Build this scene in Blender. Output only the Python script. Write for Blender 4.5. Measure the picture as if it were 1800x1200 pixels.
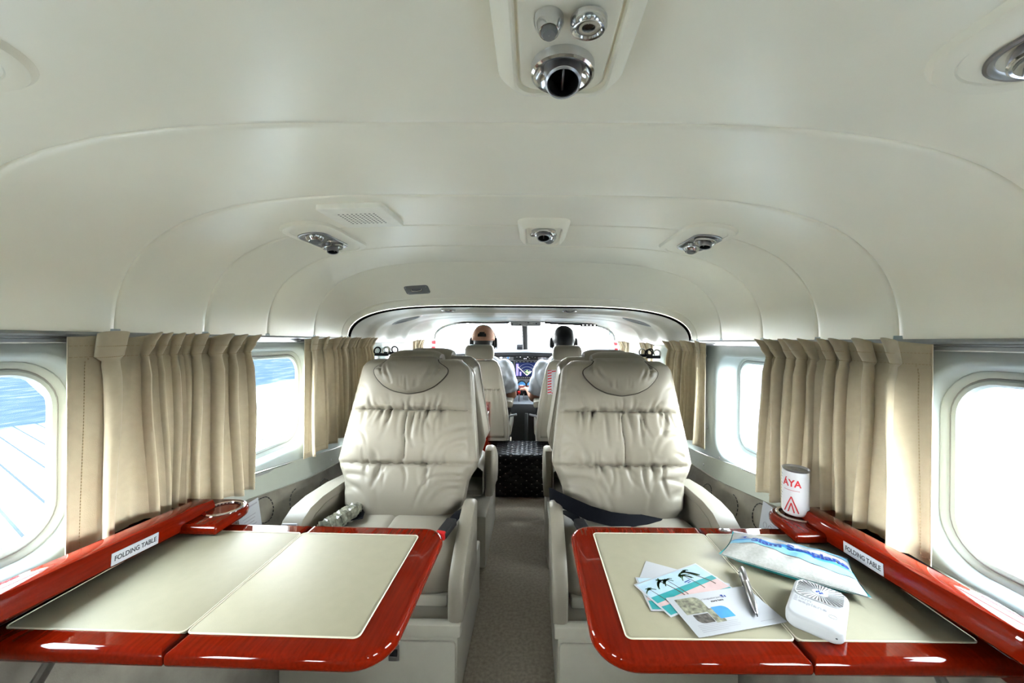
import bpy, bmesh, math, random
import numpy as np
from mathutils import Vector, Matrix

for o in list(bpy.data.objects):
    bpy.data.objects.remove(o, do_unlink=True)
SC = bpy.context.scene
COL = SC.collection
PI = math.pi
R_ = math.radians

# ------------------------------------------------------------------ camera
cam_d = bpy.data.cameras.new('camera'); cam = bpy.data.objects.new('camera', cam_d); COL.objects.link(cam)
cam_d.sensor_width = 36.0; cam_d.lens = 680 / 1800 * 36
cam_d.shift_x = -0.01549; cam_d.shift_y = -15 / 1800
cam_d.clip_start = 0.02; cam_d.clip_end = 100000
cam.location = (0.06, 0, 1.05)
cam.rotation_euler = (Matrix.Rotation(R_(.6), 3, 'Z') @ Matrix.Rotation(R_(90), 3, 'X') @ Matrix.Rotation(R_(.5), 3, 'Z')).to_euler()
SC.camera = cam

# ------------------------------------------------------------------ sky, exposure
SKY = 26.0
EXPO = 1.82
W = bpy.data.worlds.new('sky'); SC.world = W; W.use_nodes = True
nt = W.node_tree; nt.nodes.clear()
wo = nt.nodes.new('ShaderNodeOutputWorld'); bg = nt.nodes.new('ShaderNodeBackground')
tc = nt.nodes.new('ShaderNodeTexCoord'); sp = nt.nodes.new('ShaderNodeSeparateXYZ'); rp = nt.nodes.new('ShaderNodeValToRGB')
rp.color_ramp.elements[0].position = 0.0; rp.color_ramp.elements[0].color = (1.0, 1.0, .99, 1)
rp.color_ramp.elements[1].position = 0.9; rp.color_ramp.elements[1].color = (.45, .52, .60, 1)
nt.links.new(tc.outputs['Generated'], sp.inputs[0]); nt.links.new(sp.outputs['Z'], rp.inputs[0])
nt.links.new(rp.outputs[0], bg.inputs[0]); bg.inputs[1].default_value = SKY
nt.links.new(bg.outputs[0], wo.inputs[0])
SC.view_settings.view_transform = 'Standard'; SC.view_settings.look = 'None'
SC.view_settings.gamma = 1.0; SC.view_settings.use_curve_mapping = False
SC.view_settings.exposure = EXPO
SC.cycles.max_bounces = 16; SC.cycles.diffuse_bounces = 12; SC.cycles.glossy_bounces = 6
SC.cycles.transparent_max_bounces = 24; SC.cycles.transmission_bounces = 8
SC.cycles.caustics_reflective = False; SC.cycles.caustics_refractive = False
SC.cycles.use_denoising = True
SC.cycles.sample_clamp_indirect = 12

# ------------------------------------------------------------------ materials
M = {}
def mat(name, col, rough=.5, metal=0, var=.04, scale=40, bump=0, bscale=300, coat=0, spec=.2, sheen=0, stretch=None, trans=0, emit=None):
    m = bpy.data.materials.new(name); m.use_nodes = True; t = m.node_tree; b = t.nodes['Principled BSDF']
    b.inputs['Roughness'].default_value = rough; b.inputs['Metallic'].default_value = metal
    b.inputs['Specular IOR Level'].default_value = spec
    if coat: b.inputs['Coat IOR'].default_value = 1.33; b.inputs['Coat Weight'].default_value = coat; b.inputs['Coat Roughness'].default_value = .04
    if sheen: b.inputs['Sheen Weight'].default_value = sheen
    if trans: b.inputs['Transmission Weight'].default_value = trans
    co = t.nodes.new('ShaderNodeTexCoord'); mp = t.nodes.new('ShaderNodeMapping')
    if stretch: mp.inputs['Scale'].default_value = stretch
    t.links.new(co.outputs['Object'], mp.inputs[0])
    n = t.nodes.new('ShaderNodeTexNoise'); n.inputs['Scale'].default_value = scale; n.inputs['Detail'].default_value = 5
    t.links.new(mp.outputs[0], n.inputs['Vector'])
    r = t.nodes.new('ShaderNodeValToRGB')
    lo = [max(0, c * (1 - var)) for c in col]; hi = [min(1, c * (1 + var)) for c in col]
    r.color_ramp.elements[0].position = .3; r.color_ramp.elements[1].position = .7
    r.color_ramp.elements[0].color = (*lo, 1); r.color_ramp.elements[1].color = (*hi, 1)
    t.links.new(n.outputs[0], r.inputs[0]); t.links.new(r.outputs[0], b.inputs['Base Color'])
    if bump:
        n2 = t.nodes.new('ShaderNodeTexNoise'); n2.inputs['Scale'].default_value = bscale; n2.inputs['Detail'].default_value = 2
        t.links.new(mp.outputs[0], n2.inputs['Vector'])
        bp = t.nodes.new('ShaderNodeBump'); bp.inputs['Strength'].default_value = bump; bp.inputs['Distance'].default_value = .001
        t.links.new(n2.outputs[0], bp.inputs['Height']); t.links.new(bp.outputs[0], b.inputs['Normal'])
    if emit:
        b.inputs['Emission Color'].default_value = (*emit[:3], 1); b.inputs['Emission Strength'].default_value = emit[3]
    M[name] = m
    return m
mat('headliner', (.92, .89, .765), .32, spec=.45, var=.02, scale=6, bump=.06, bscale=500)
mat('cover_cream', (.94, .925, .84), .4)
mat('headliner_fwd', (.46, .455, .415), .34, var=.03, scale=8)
mat('wall_panel', (.345, .395, .395), .45, var=.02, scale=10, bump=.05, bscale=400)
mat('wall_lower', (.28, .30, .265), .5, var=.03, scale=12)
mat('window_frame', (.36, .41, .405), .35, var=.02)
mat('pattern_fabric', (.13, .12, .098), .9, var=.25, scale=14, bump=.3, bscale=300)
mat('pattern_line', (.02, .02, .02), .9)
mat('leather', (.176, .160, .126), .45, var=.03, scale=9, bump=.12, bscale=600)
mat('leather_dark', (.155, .140, .108), .45, var=.03, scale=9, bump=.12, bscale=600)
mat('piping', (.26, .248, .215), .35, var=.02)
mat('base_vinyl', (.30, .285, .235), .5, var=.03, scale=20, bump=.1)
mat('curtain', (.43, .37, .262), .85, var=.04, scale=60, bump=.25, bscale=900, sheen=.2)
mat('curtain_thread', (.36, .29, .18), .9)
mat('wood', (.080, .0038, .0006), .35, var=.22, scale=14, coat=.8, stretch=(14, 1.2, 14), spec=.0)
mat('wood_dark', (.05, .005, .0015), .3, var=.3, scale=9, coat=.8, stretch=(14, 1.2, 14))
mat('inlay', (.205, .192, .135), .6, spec=.2, var=.025, scale=50, bump=.15, bscale=700)
mat('inlay_edge', (.36, .34, .26), .5)
mat('carpet', (.15, .127, .093), .95, var=.22, scale=90, bump=.9, bscale=700)
mat('chrome', (.62, .62, .62), .12, metal=1, var=.02)
mat('steel', (.36, .36, .37), .3, metal=1, var=.04)
mat('rail_metal', (.30, .31, .32), .35, metal=1, var=.05)
mat('black', (.005, .005, .0055), .6, var=.1)
mat('black_gloss', (.01, .01, .012), .15, var=.1)
mat('belt', (.0022, .0026, .0042), .85, spec=.06, var=.2, scale=200, bump=.4, bscale=1200)
mat('rubber', (.008, .008, .008), .8, spec=.2)
mat('void', (.003, .0022, .002), 1.0, spec=.0)
mat('seam_line', (.025, .02, .014), .7)
mat('red', (.36, .008, .008), .4)
mat('red_print', (.30, .012, .016), .6)
mat('white', (.26, .27, .28), .4, var=.015)
mat('paper', (.26, .27, .29), .55, var=.01)
mat('ink', (.02, .02, .025), .7)
mat('ink_grey', (.20, .20, .22), .7)
mat('ink_blue', (.008, .03, .16), .6)
mat('print_blue', (.03, .16, .36), .7, var=.2, scale=30)
mat('print_pale_blue', (.13, .30, .41), .7, var=.15, scale=30)
mat('teal', (.008, .15, .155), .8, var=.1, scale=80)
mat('canvas', (.26, .26, .25), .9, var=.10, scale=220, bump=.5, bscale=900)
mat('card_sky', (.24, .33, .40), .35, var=.1)
mat('card_sea', (.015, .17, .18), .35, var=.15)
mat('card_sand', (.33, .235, .235), .35, var=.1)
mat('card_palm', (.02, .045, .015), .35, var=.4, scale=400)
mat('card_trunk', (.05, .03, .02), .35)
mat('card_room', (.13, .13, .095), .35, var=.8, scale=120)
mat('card_room2', (.05, .045, .04), .35, var=.9, scale=150)
mat('plastic_grey', (.20, .205, .205), .4)
mat('vent_grey', (.10, .10, .10), .5)
mat('panel_grey', (.12, .125, .13), .5, var=.05)
mat('skin', (.27, .145, .10), .5, var=.05)
mat('shirt', (.24, .255, .28), .7, var=.02, bump=.1)
mat('trousers', (.008, .009, .012), .8)
mat('cap', (.26, .14, .09), .8, var=.08, scale=80)
mat('hair', (.004, .0045, .006), .5, var=.3, scale=200)
mat('quilt', (.002, .002, .003), .34, var=.2, bump=.15)
mat('quilt_thread', (.25, .24, .22), .6)
mat('screen', (.004, .006, .022), .15, emit=(.004, .008, .035, .6))
mat('screen_white', (.7, .7, .7), .4, emit=(.8, .8, .85, .6))
mat('screen_purple', (.1, .08, .25), .4, emit=(.16, .13, .36, .7))
mat('screen_pink', (.6, .4, .5), .4, emit=(.75, .6, .65, .7))
mat('screen_green', (.2, .6, .1), .4, emit=(.35, .8, .2, .8))
mat('screen_cyan', (.1, .5, .6), .4, emit=(.15, .45, .6, .6))
mat('gauge_sky', (.05, .2, .42), .4)
mat('gauge_ground', (.18, .06, .05), .4)
mat('blue_card', (.01, .13, .28), .5)
mat('visor', (.35, .6, .68), .3)
mat('strut', (.030, .036, .042), .4)
mat('crinkle', (.10, .10, .075), .12, var=.5, scale=70, coat=.6)
mat('can_print', (.34, .34, .35), .3, var=.01)

def glass_mat(name, tint, refl=1.0):
    m = bpy.data.materials.new(name); m.use_nodes = True; t = m.node_tree; t.nodes.clear()
    o = t.nodes.new('ShaderNodeOutputMaterial'); mx = t.nodes.new('ShaderNodeMixShader'); tr = t.nodes.new('ShaderNodeBsdfTransparent')
    gl = t.nodes.new('ShaderNodeBsdfGlossy'); lw = t.nodes.new('ShaderNodeLayerWeight'); pw = t.nodes.new('ShaderNodeMath'); pw.operation = 'POWER'; pw.inputs[1].default_value = 5.0; t.links.new(lw.outputs['Facing'], pw.inputs[0]); lw.inputs[0].default_value = .5; fr = t.nodes.new('ShaderNodeMath'); fr.operation = 'MULTIPLY_ADD'; fr.inputs[1].default_value = .30; fr.inputs[2].default_value = .005; t.links.new(pw.outputs[0], fr.inputs[0])
    tr.inputs[0].default_value = (*tint, 1); gl.inputs['Roughness'].default_value = .01; gl.inputs[0].default_value = (refl, refl, refl, 1)
    t.links.new(fr.outputs[0], mx.inputs[0]); t.links.new(tr.outputs[0], mx.inputs[1]); t.links.new(gl.outputs[0], mx.inputs[2])
    t.links.new(mx.outputs[0], o.inputs[0]); M[name] = m
glass_mat('pane', (.93, .97, .97)); glass_mat('visor_glass', (.45, .72, .80)); glass_mat('bottle_film', (.72, .74, .70))

def ground_mat():
    m = bpy.data.materials.new('ground'); m.use_nodes = True; t = m.node_tree; b = t.nodes['Principled BSDF']
    b.inputs['Roughness'].default_value = 1.0; b.inputs['Specular IOR Level'].default_value = 0.0
    N = t.nodes.new; L = t.links.new
    co = N('ShaderNodeTexCoord'); mp = N('ShaderNodeMapping'); mp.inputs['Rotation'].default_value = (0, 0, .5)
    L(co.outputs['Object'], mp.inputs[0])
    # fields with dark dykes
    br = N('ShaderNodeTexBrick'); br.inputs['Scale'].default_value = 1.0
    br.inputs['Brick Width'].default_value = 190; br.inputs['Row Height'].default_value = 62; br.inputs['Mortar Size'].default_value = 3.0
    br.inputs['Color1'].default_value = (.115, .116, .114, 1); br.inputs['Color2'].default_value = (.080, .086, .090, 1); br.inputs['Mortar'].default_value = (.011, .014, .017, 1)
    L(mp.outputs[0], br.inputs['Vector'])
    nz = N('ShaderNodeTexNoise'); nz.inputs['Scale'].default_value = .0016; nz.inputs['Detail'].default_value = 6
    L(mp.outputs[0], nz.inputs['Vector'])
    r0 = N('ShaderNodeValToRGB'); r0.color_ramp.elements[0].position = .60; r0.color_ramp.elements[1].position = .68
    L(nz.outputs[0], r0.inputs[0])
    mf = N('ShaderNodeMixRGB'); mf.inputs[2].default_value = (.018, .026, .028, 1)
    L(r0.outputs[0], mf.inputs[0]); L(br.outputs[0], mf.inputs[1])
    # distant woods and villages, blue haze painted into their colour
    mp2 = N('ShaderNodeMapping'); mp2.inputs['Scale'].default_value = (.0022, .0007, 1); L(co.outputs['Object'], mp2.inputs[0])
    n2 = N('ShaderNodeTexNoise'); n2.inputs['Scale'].default_value = 5; n2.inputs['Detail'].default_value = 10; n2.inputs['Roughness'].default_value = .7
    L(mp2.outputs[0], n2.inputs['Vector'])
    r2 = N('ShaderNodeValToRGB'); e = r2.color_ramp.elements
    e[0].position = .40; e[0].color = (.0068, .0112, .0160, 1); e[1].position = .66; e[1].color = (.022, .024, .026, 1)
    k = e.new(.54); k.color = (.0095, .0142, .0190, 1)
    L(n2.outputs[0], r2.inputs[0])
    sp = N('ShaderNodeSeparateXYZ'); L(co.outputs['Object'], sp.inputs[0])
    wob = N('ShaderNodeMath'); wob.operation = 'MULTIPLY_ADD'; wob.inputs[1].default_value = 900
    L(nz.outputs[0], wob.inputs[0]); L(sp.outputs['X'], wob.inputs[2])
    far = N('ShaderNodeMapRange'); far.inputs['From Min'].default_value = -1750; far.inputs['From Max'].default_value = -1450
    L(wob.outputs[0], far.inputs[0])
    mx = N('ShaderNodeMixRGB'); L(far.outputs[0], mx.inputs[0]); L(r2.outputs[0], mx.inputs[1]); L(mf.outputs[0], mx.inputs[2])
    # sea on the other side
    n3 = N('ShaderNodeTexNoise'); n3.inputs['Scale'].default_value = .0009; n3.inputs['Detail'].default_value = 8
    L(mp.outputs[0], n3.inputs['Vector'])
    r3 = N('ShaderNodeValToRGB'); e = r3.color_ramp.elements
    e[0].position = .3; e[0].color = (.046, .050, .056, 1); e[1].position = .7; e[1].color = (.052, .055, .060, 1)
    L(n3.outputs[0], r3.inputs[0])
    sea = N('ShaderNodeMapRange'); sea.inputs['From Min'].default_value = 300; sea.inputs['From Max'].default_value = 420
    L(wob.outputs[0], sea.inputs[0])
    ah = N('ShaderNodeMath'); ah.operation = 'MULTIPLY_ADD'; ah.inputs[1].default_value = 2.3  # pale sea tone painted over the ground ahead as haze
    L(sp.outputs['X'], ah.inputs[0]); L(sp.outputs['Y'], ah.inputs[2])
    am = N('ShaderNodeMapRange'); am.inputs['From Min'].default_value = 0; am.inputs['From Max'].default_value = 900; L(ah.outputs[0], am.inputs[0])
    mm = N('ShaderNodeMath'); mm.operation = 'MAXIMUM'; L(sea.outputs[0], mm.inputs[0]); L(am.outputs[0], mm.inputs[1])
    mz = N('ShaderNodeMixRGB'); L(mm.outputs[0], mz.inputs[0]); L(mx.outputs[0], mz.inputs[1]); L(r3.outputs[0], mz.inputs[2])
    L(mz.outputs[0], b.inputs['Base Color'])
    M['ground'] = m
ground_mat()

# ------------------------------------------------------------------ mesh helpers
def fin(o, label=None, cat=None, group=None, kind=None):
    if label: o['label'] = label
    if cat: o['category'] = cat
    if group: o['group'] = group
    if kind: o['kind'] = kind
    return o
def empty(name, loc=(0, 0, 0), rz=0, label=None, cat=None, group=None, kind=None, rot=None):
    o = bpy.data.objects.new(name, None); COL.objects.link(o); o.location = loc; o.empty_display_size = .05
    o.rotation_euler = rot if rot else (0, 0, rz)
    return fin(o, label, cat, group, kind)
class MB:
    def __init__(s): s.V = []; s.F = []; s.MI = []; s.mi = 0
    def add(s, V, F, mx=None):
        n = len(s.V)
        if mx is not None: V = [mx @ Vector(v) for v in V]
        s.V += [tuple(v) for v in V]; s.F += [tuple(i + n for i in f) for f in F]; s.MI += [s.mi] * len(F)
        return s
    def bm(s, bm_, mx=None):
        bm_.verts.index_update()
        s.add([v.co.copy() for v in bm_.verts], [[v.index for v in f.verts] for f in bm_.faces], mx); bm_.free(); return s
    def box(s, c, size, bev=0, seg=2, mx=None):
        b = bmesh.new(); bmesh.ops.create_cube(b, size=1)
        for v in b.verts: v.co = Vector((v.co.x * size[0], v.co.y * size[1], v.co.z * size[2]))
        if bev: bmesh.ops.bevel(b, geom=list(b.edges), offset=bev, segments=seg, profile=.5, affect='EDGES')
        t = Matrix.Translation(c)
        return s.bm(b, (mx @ t) if mx is not None else t)
    def loft(s, rings, closed=True, cap=True, mx=None):
        n = len(rings[0]); V = [p for r in rings for p in r]; F = []
        for i in range(len(rings) - 1):
            for j in range(n if closed else n - 1):
                a = i * n + j; b = i * n + (j + 1) % n
                F.append((a, b, b + n, a + n))
        if cap and closed:
            F.append(tuple(range(n - 1, -1, -1))); F.append(tuple((len(rings) - 1) * n + j for j in range(n)))
        return s.add(V, F, mx)
    def tube(s, path, r, n=8, cap=True, mx=None):
        P = [Vector(p) for p in path]; rings = []; up = None
        for i, p in enumerate(P):
            d = (P[min(i + 1, len(P) - 1)] - P[max(i - 1, 0)]).normalized()
            if up is None: up = d.orthogonal().normalized()
            up = (up - d * up.dot(d)); up = up.normalized() if up.length > 1e-6 else d.orthogonal().normalized()
            s2 = d.cross(up); rr = r[i] if isinstance(r, (list, tuple)) else r
            rings.append([p + (up * math.cos(2 * PI * k / n) + s2 * math.sin(2 * PI * k / n)) * rr for k in range(n)])
        return s.loft(rings, True, cap, mx)
    def ring(s, path, r, n=8, mx=None):
        P = [Vector(p) for p in path]; m = len(P); rings = []; nrm = (P[m // 3] - P[0]).cross(P[2 * m // 3] - P[0]).normalized()
        for i, p in enumerate(P):
            d = (P[(i + 1) % m] - P[i - 1]).normalized(); a = nrm.cross(d).normalized()
            rings.append([p + (a * math.cos(2 * PI * k / n) + nrm * math.sin(2 * PI * k / n)) * r for k in range(n)])
        rings.append(rings[0]); return s.loft(rings, True, False, mx)
    def lathe(s, prof, n=24, mx=None, cap=False):
        return s.loft([[Vector((r * math.cos(2 * PI * k / n), r * math.sin(2 * PI * k / n), z)) for k in range(n)] for r, z in prof], True, cap, mx)
    def ball(s, c, r, n=16, m=10, mx=None, e=1.0):
        if not isinstance(r, (tuple, list)): r = (r, r, r)
        def q(v): return math.copysign(abs(v) ** e, v)
        rings = [[Vector((c[0] + r[0] * q(math.cos(2 * PI * k / n)) * q(max(1e-4, math.sin(PI * i / m))), c[1] + r[1] * q(math.sin(2 * PI * k / n)) * q(max(1e-4, math.sin(PI * i / m))), c[2] - r[2] * q(math.cos(PI * i / m)))) for k in range(n)] for i in range(m + 1)]
        return s.loft(rings, True, True, mx)
    def grid(s, P, mx=None):           # P[i][j]
        n = len(P[0]); return s.add([p for r in P for p in r], [(i * n + j, i * n + j + 1, (i + 1) * n + j + 1, (i + 1) * n + j) for i in range(len(P) - 1) for j in range(n - 1)], mx)
    def slab(s, x0, x1, y0, y1, rad, z0, z1, bev, n=8, mx=None, seg=4, sub=1):
        prof = [(bev * (1 - math.sin(PI / 2 * i / seg)), z0 + bev * (1 - math.cos(PI / 2 * i / seg))) for i in range(seg + 1)]
        prof += [(bev * (1 - math.cos(PI / 2 * i / seg)), z1 - bev * (1 - math.sin(PI / 2 * i / seg))) for i in range(seg + 1)]
        return s.loft([[Vector((px, py, z)) for px, py in rr(x0 + i, x1 - i, y0 + i, y1 - i, rad, n, -i, sub)] for i, z in prof], True, True, mx)
    def build(s, name, mats, parent=None, smooth=True, ang=38, label=None, cat=None, group=None, kind=None):
        me = bpy.data.meshes.new(name); me.from_pydata(s.V, [], s.F); me.validate()
        if not isinstance(mats, (list, tuple)): mats = [mats]
        for m in mats: me.materials.append(M[m])
        if len(mats) > 1 and len(me.polygons) == len(s.MI): me.polygons.foreach_set('material_index', s.MI)
        b = bmesh.new(); b.from_mesh(me); bmesh.ops.recalc_face_normals(b, faces=b.faces); b.to_mesh(me); b.free()
        me.polygons.foreach_set('use_smooth', [smooth] * len(me.polygons))
        if smooth: me.set_sharp_from_angle(angle=R_(ang))
        me.update()
        o = bpy.data.objects.new(name, me); COL.objects.link(o)
        if parent: o.parent = parent
        return fin(o, label, cat, group, kind)
def rr(x0, x1, y0, y1, rad, n=8, grow=0, sub=1):
    """rounded rectangle, corners in order (x1,y1) (x0,y1) (x0,y0) (x1,y0)"""
    if not isinstance(rad, (tuple, list)): rad = [rad] * 4
    P = []; C = [(x1, y1, 0), (x0, y1, 90), (x0, y0, 180), (x1, y0, 270)]
    for (cx, cy, a0), r in zip(C, rad):
        r = max(1e-4, r + grow); sx = 1 if cx == x1 else -1; sy = 1 if cy == y1 else -1
        for k in range(n + 1):
            a = R_(a0 + 90 * k / n); P.append((cx - sx * r + r * math.cos(a), cy - sy * r + r * math.sin(a)))
    if sub > 1:
        Q = []
        for i, p in enumerate(P):
            Q.append(p); q = P[(i + 1) % len(P)]
            if (i + 1) % (n + 1) == 0:
                for k in range(1, sub): Q.append((p[0] + (q[0] - p[0]) * k / sub, p[1] + (q[1] - p[1]) * k / sub))
        P = Q
    return P
def frame(origin, xd, yd):
    x = Vector(xd).normalized(); z = x.cross(Vector(yd)).normalized(); y = z.cross(x)
    m = Matrix((x, y, z)).transposed().to_4x4(); m.translation = Vector(origin); return m
def text(name, body, size, m, parent=None, mx=None, fn=None, ext=.0002, bold=0, sx=1.0, align='CENTER', sub=0, spacing=1.0):
    c = bpy.data.curves.new('t', 'FONT'); c.body = body; c.size = size; c.align_x = align; c.align_y = 'CENTER'
    c.resolution_u = 3; c.offset = bold; c.space_character = spacing
    if not fn: c.extrude = ext
    t = bpy.data.objects.new('t', c); COL.objects.link(t)
    dg = bpy.context.evaluated_depsgraph_get(); dg.update()
    me = bpy.data.meshes.new_from_object(t.evaluated_get(dg)); bpy.data.objects.remove(t); bpy.data.curves.remove(c)
    if sub:
        b = bmesh.new(); b.from_mesh(me); bmesh.ops.triangulate(b, faces=b.faces); bmesh.ops.subdivide_edges(b, edges=b.edges, cuts=sub, use_grid_fill=True); b.to_mesh(me); b.free()
    for v in me.vertices:
        p = Vector((v.co.x * sx, v.co.y, v.co.z))
        v.co = fn(p) if fn else (mx @ p if mx is not None else p)
    me.materials.clear(); me.materials.append(M[m]); me.update()
    o = bpy.data.objects.new(name, me); COL.objects.link(o)
    if parent: o.parent = parent
    return o
def lerp(a, b, t): return a + (b - a) * t
def interp(x, xs, ys): return float(np.interp(x, xs, ys))

# ------------------------------------------------------------------ cabin shell
WH = .80
def zr(y): return 1.045 - .022 * (y - .6)
def ztrim(y): return interp(y, [-2, .6, 1.15, 1.6, 1.75, 3.4], [.635, .63, .612, .548, .53, .50])
def zfab(y): return interp(y, [-2, .6, 1.1, 1.45, 1.8, 3.4], [.57, .565, .553, .50, .48, .45])
def topz(y): return interp(y, [-3, 1.49, 1.53, 1.62, 1.74, 1.80], [1.33, 1.33, 1.326, 1.272, 1.205, 1.175])
def xwall(z): return interp(z, [0, .3, .5, .6, 1.1], [.62, .705, .77, .797, .80])
_a = np.linspace(0, PI, 6001); _cx = np.sign(np.cos(_a)) * np.abs(np.cos(_a)) ** (2 / 4.3); _sz = np.abs(np.sin(_a)) ** (2 / 2.5)
_l = np.concatenate([[0], np.cumsum(np.hypot(np.diff(_cx * .8), np.diff(_sz * .29)))])
NA = 84
_q = np.linspace(0, _l[-1], NA + 1); AX = np.interp(_q, _l, _cx); AZ = np.interp(_q, _l, _sz)
def arch_row(y, w, top, base): return [(w * AX[k], y, base + (top - base) * AZ[k]) for k in range(NA + 1)]
def cabin_arch(y, off=0): return arch_row(y, WH + off, topz(y) + off, zr(y) - .004)
ceil = empty('ceiling', (0, 0, 0), label='cream padded vinyl headliner arching over the cabin in seamed panels', kind='structure')
seams = [-1.6, -.9, -.2, .52, .79, 1.01, 1.25, 1.52, 1.74, 1.80]
for a, b in zip(seams[:-1], seams[1:]):
    ys = [a, a + .0012, a + .004, a + .012]; n = max(3, int((b - a) / .04))
    ys += [lerp(a + .012, b - .012, i / n) for i in range(1, n)] + [b - .012, b - .004, b - .0012, b]
    rows = [cabin_arch(y, {0: .0045, 1: .0022, 2: .0006}.get(min(i, len(ys) - 1 - i), 0)) for i, y in enumerate(ys)]
    MB().grid(rows).build('ceiling_panel', 'headliner', ceil)
# rolled front lip, coloured darker to dim windshield light, and the dark gap behind
MB().grid([cabin_arch(1.80, 0), cabin_arch(1.806, .004), cabin_arch(1.808, .012), cabin_arch(1.806, .05)]).build('front_lip', 'leather_dark', ceil)
mb = MB()
mb.tube([(p[0], 1.813, p[2]) for p in cabin_arch(1.80, .004)], .006, 6)
mb.build('edge_seal', 'rubber', ceil)

# forward headliner with moulded ribs
def fwd_off(y):
    g = lambda c, w, a: a * math.exp(-((y - c) / w) ** 2)
    st = lambda c, w: 1 / (1 + math.exp(-(y - c) / w))
    return -.020 * (st(2.00, .012) - st(2.42, .03)) + g(2.0, .03, -.012) + g(2.47, .05, -.022) + g(2.20, .07, .016) - .012 * st(2.9, .05)
def fwd_row(y, extra=0):
    w = lerp(.795, .735, max(0, (y - 1.82) / 1.3)); o = fwd_off(y) + extra
    return arch_row(y, w + o, 1.168 - .012 * (y - 1.82) + o * .6, 1.008 - .01 * (y - 1.82))
fc = empty('ceiling_forward', (0, 0, 0), label='glossy moulded headliner with ribs above the crew seats', kind='structure')
MB().grid([arch_row(1.812, .86, 1.23, zr(1.8) - .03), fwd_row(1.815)]).build('shadow_gap', 'void', fc)  # riser coloured near-black to stand for shade behind the lip
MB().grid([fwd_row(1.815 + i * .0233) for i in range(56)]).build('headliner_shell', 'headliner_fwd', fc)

# side walls --------------------------------------------------------
wallL = empty('wall_left', (-WH, 0, 0), label='pale cream sidewall with windows on the land side', kind='structure')
wallR = empty('wall_right', (WH, 0, 0), label='pale cream sidewall with windows on the sea side', kind='structure')
WN = [0]
def window(sg, pa, pb, op, gl, depth, rad=.075, label=None, blank=False):
    """sg side; pa,pb panel extent; op / gl (y0,y1,z0,z1) opening and glass"""
    wall = wallL if sg < 0 else wallR
    sh = lambda y: -.022 * (y - .6)
    def P(y, z, x, s=True): return (sg * x - sg * WH, y, z + (sh(y) if s else 0))
    def outl(r, g, rd): return rr(r[0] - g, r[1] + g, r[2] - g, r[3] + g, rd, 8, g if g > 0 else 0, 6)
    rings = []
    o = rr(pa, pb, 0, 1, 1e-4, 8, 0, 6)
    rings.append([P(y, lerp(ztrim(y) - .01, zr(y) + .01, t), WH, False) for y, t in o])
    rings.append([P(y, z, WH) for y, z in outl(op, .03, rad)])
    rings.append([P(y, z, WH + .001) for y, z in outl(op, .012, rad)])
    rings.append([P(y, z, WH + .005) for y, z in outl(op, .004, rad)])
    rings.append([P(y, z, WH + .012) for y, z in outl(op, 0, rad)])
    rings.append([P(y, z, WH + .012 + (depth - .012) * .5) for y, z in outl([lerp(a, b, .45) for a, b in zip(op, gl)], 0, rad)])
    rings.append([P(y, z, WH + depth) for y, z in outl(gl, 0, rad)])
    MB().loft(rings, True, False).build('window_panel', 'wall_panel', wall)
    WN[0] += 1
    w = empty('window_%d' % WN[0], (sg * (WH + depth), (gl[0] + gl[1]) / 2, gl[2]), label=label, kind='structure')
    L = w.location
    def Q(y, z, x): return (sg * x - L.x, y - L.y, z + sh(y) - L.z)
    fr = []
    for g, x in [(.012, depth + .004), (.010, depth - .006), (.004, depth - .009), (-.004, depth - .007), (-.008, depth - .003), (-.012, depth - .006), (-.018, depth - .005), (-.022, depth + .002)]:
        fr.append([Q(y, z, WH + x) for y, z in rr(gl[0] - g, gl[1] + g, gl[2] - g, gl[3] + g, rad, 8, g, 6)])
    MB().loft(fr, True, False).build('frame', 'window_frame', w)
    MB().ring([Q(y, z, WH + depth - .003) for y, z in rr(gl[0] + .0085, gl[1] - .0085, gl[2] + .0085, gl[3] - .0085, rad, 8, -.0085, 6)], .0018, 6).build('seal', 'plastic_grey', w)
    pr = [Q(y, z, WH + depth - .001) for y, z in rr(gl[0] + .018, gl[1] - .018, gl[2] + .018, gl[3] - .018, rad, 8, -.018, 6)]
    MB().add(pr, [tuple(range(len(pr)))]).build('pane', 'pane', w)
names = {-1: 'on the land side', 1: 'on the sea side'}
for sg in (-1, 1):
    for i, (pa, pb, y0, y1) in enumerate([(-1.6, -.565, -1.14, -.81), (-.565, .195, -.38, -.05), (.195, .955, .365, .725), (.955, 1.70, 1.12, 1.475), (1.70, 2.42, 1.88, 2.24), (2.42, 3.16, 2.55, 2.95)]):
        where = ['rearmost cabin window', 'cabin window beside the camera', 'large rounded window at the picture edge', 'rounded window half covered by the long curtain', 'rounded window beside the second seat row', 'crew door window beside the pilot seat'][i]
        if i == 3 and sg > 0:
            window(sg, pa, pb, (1.07, 1.56, .60, .985), (1.13, 1.545, .625, .98), .085, .07, where + ' ' + names[sg])
        else:
            window(sg, pa, pb, (y0 - .012, y1 + .012, .645, 1.0), (y0, y1, .655, .99), .032, .08, where + ' ' + names[sg])
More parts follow.
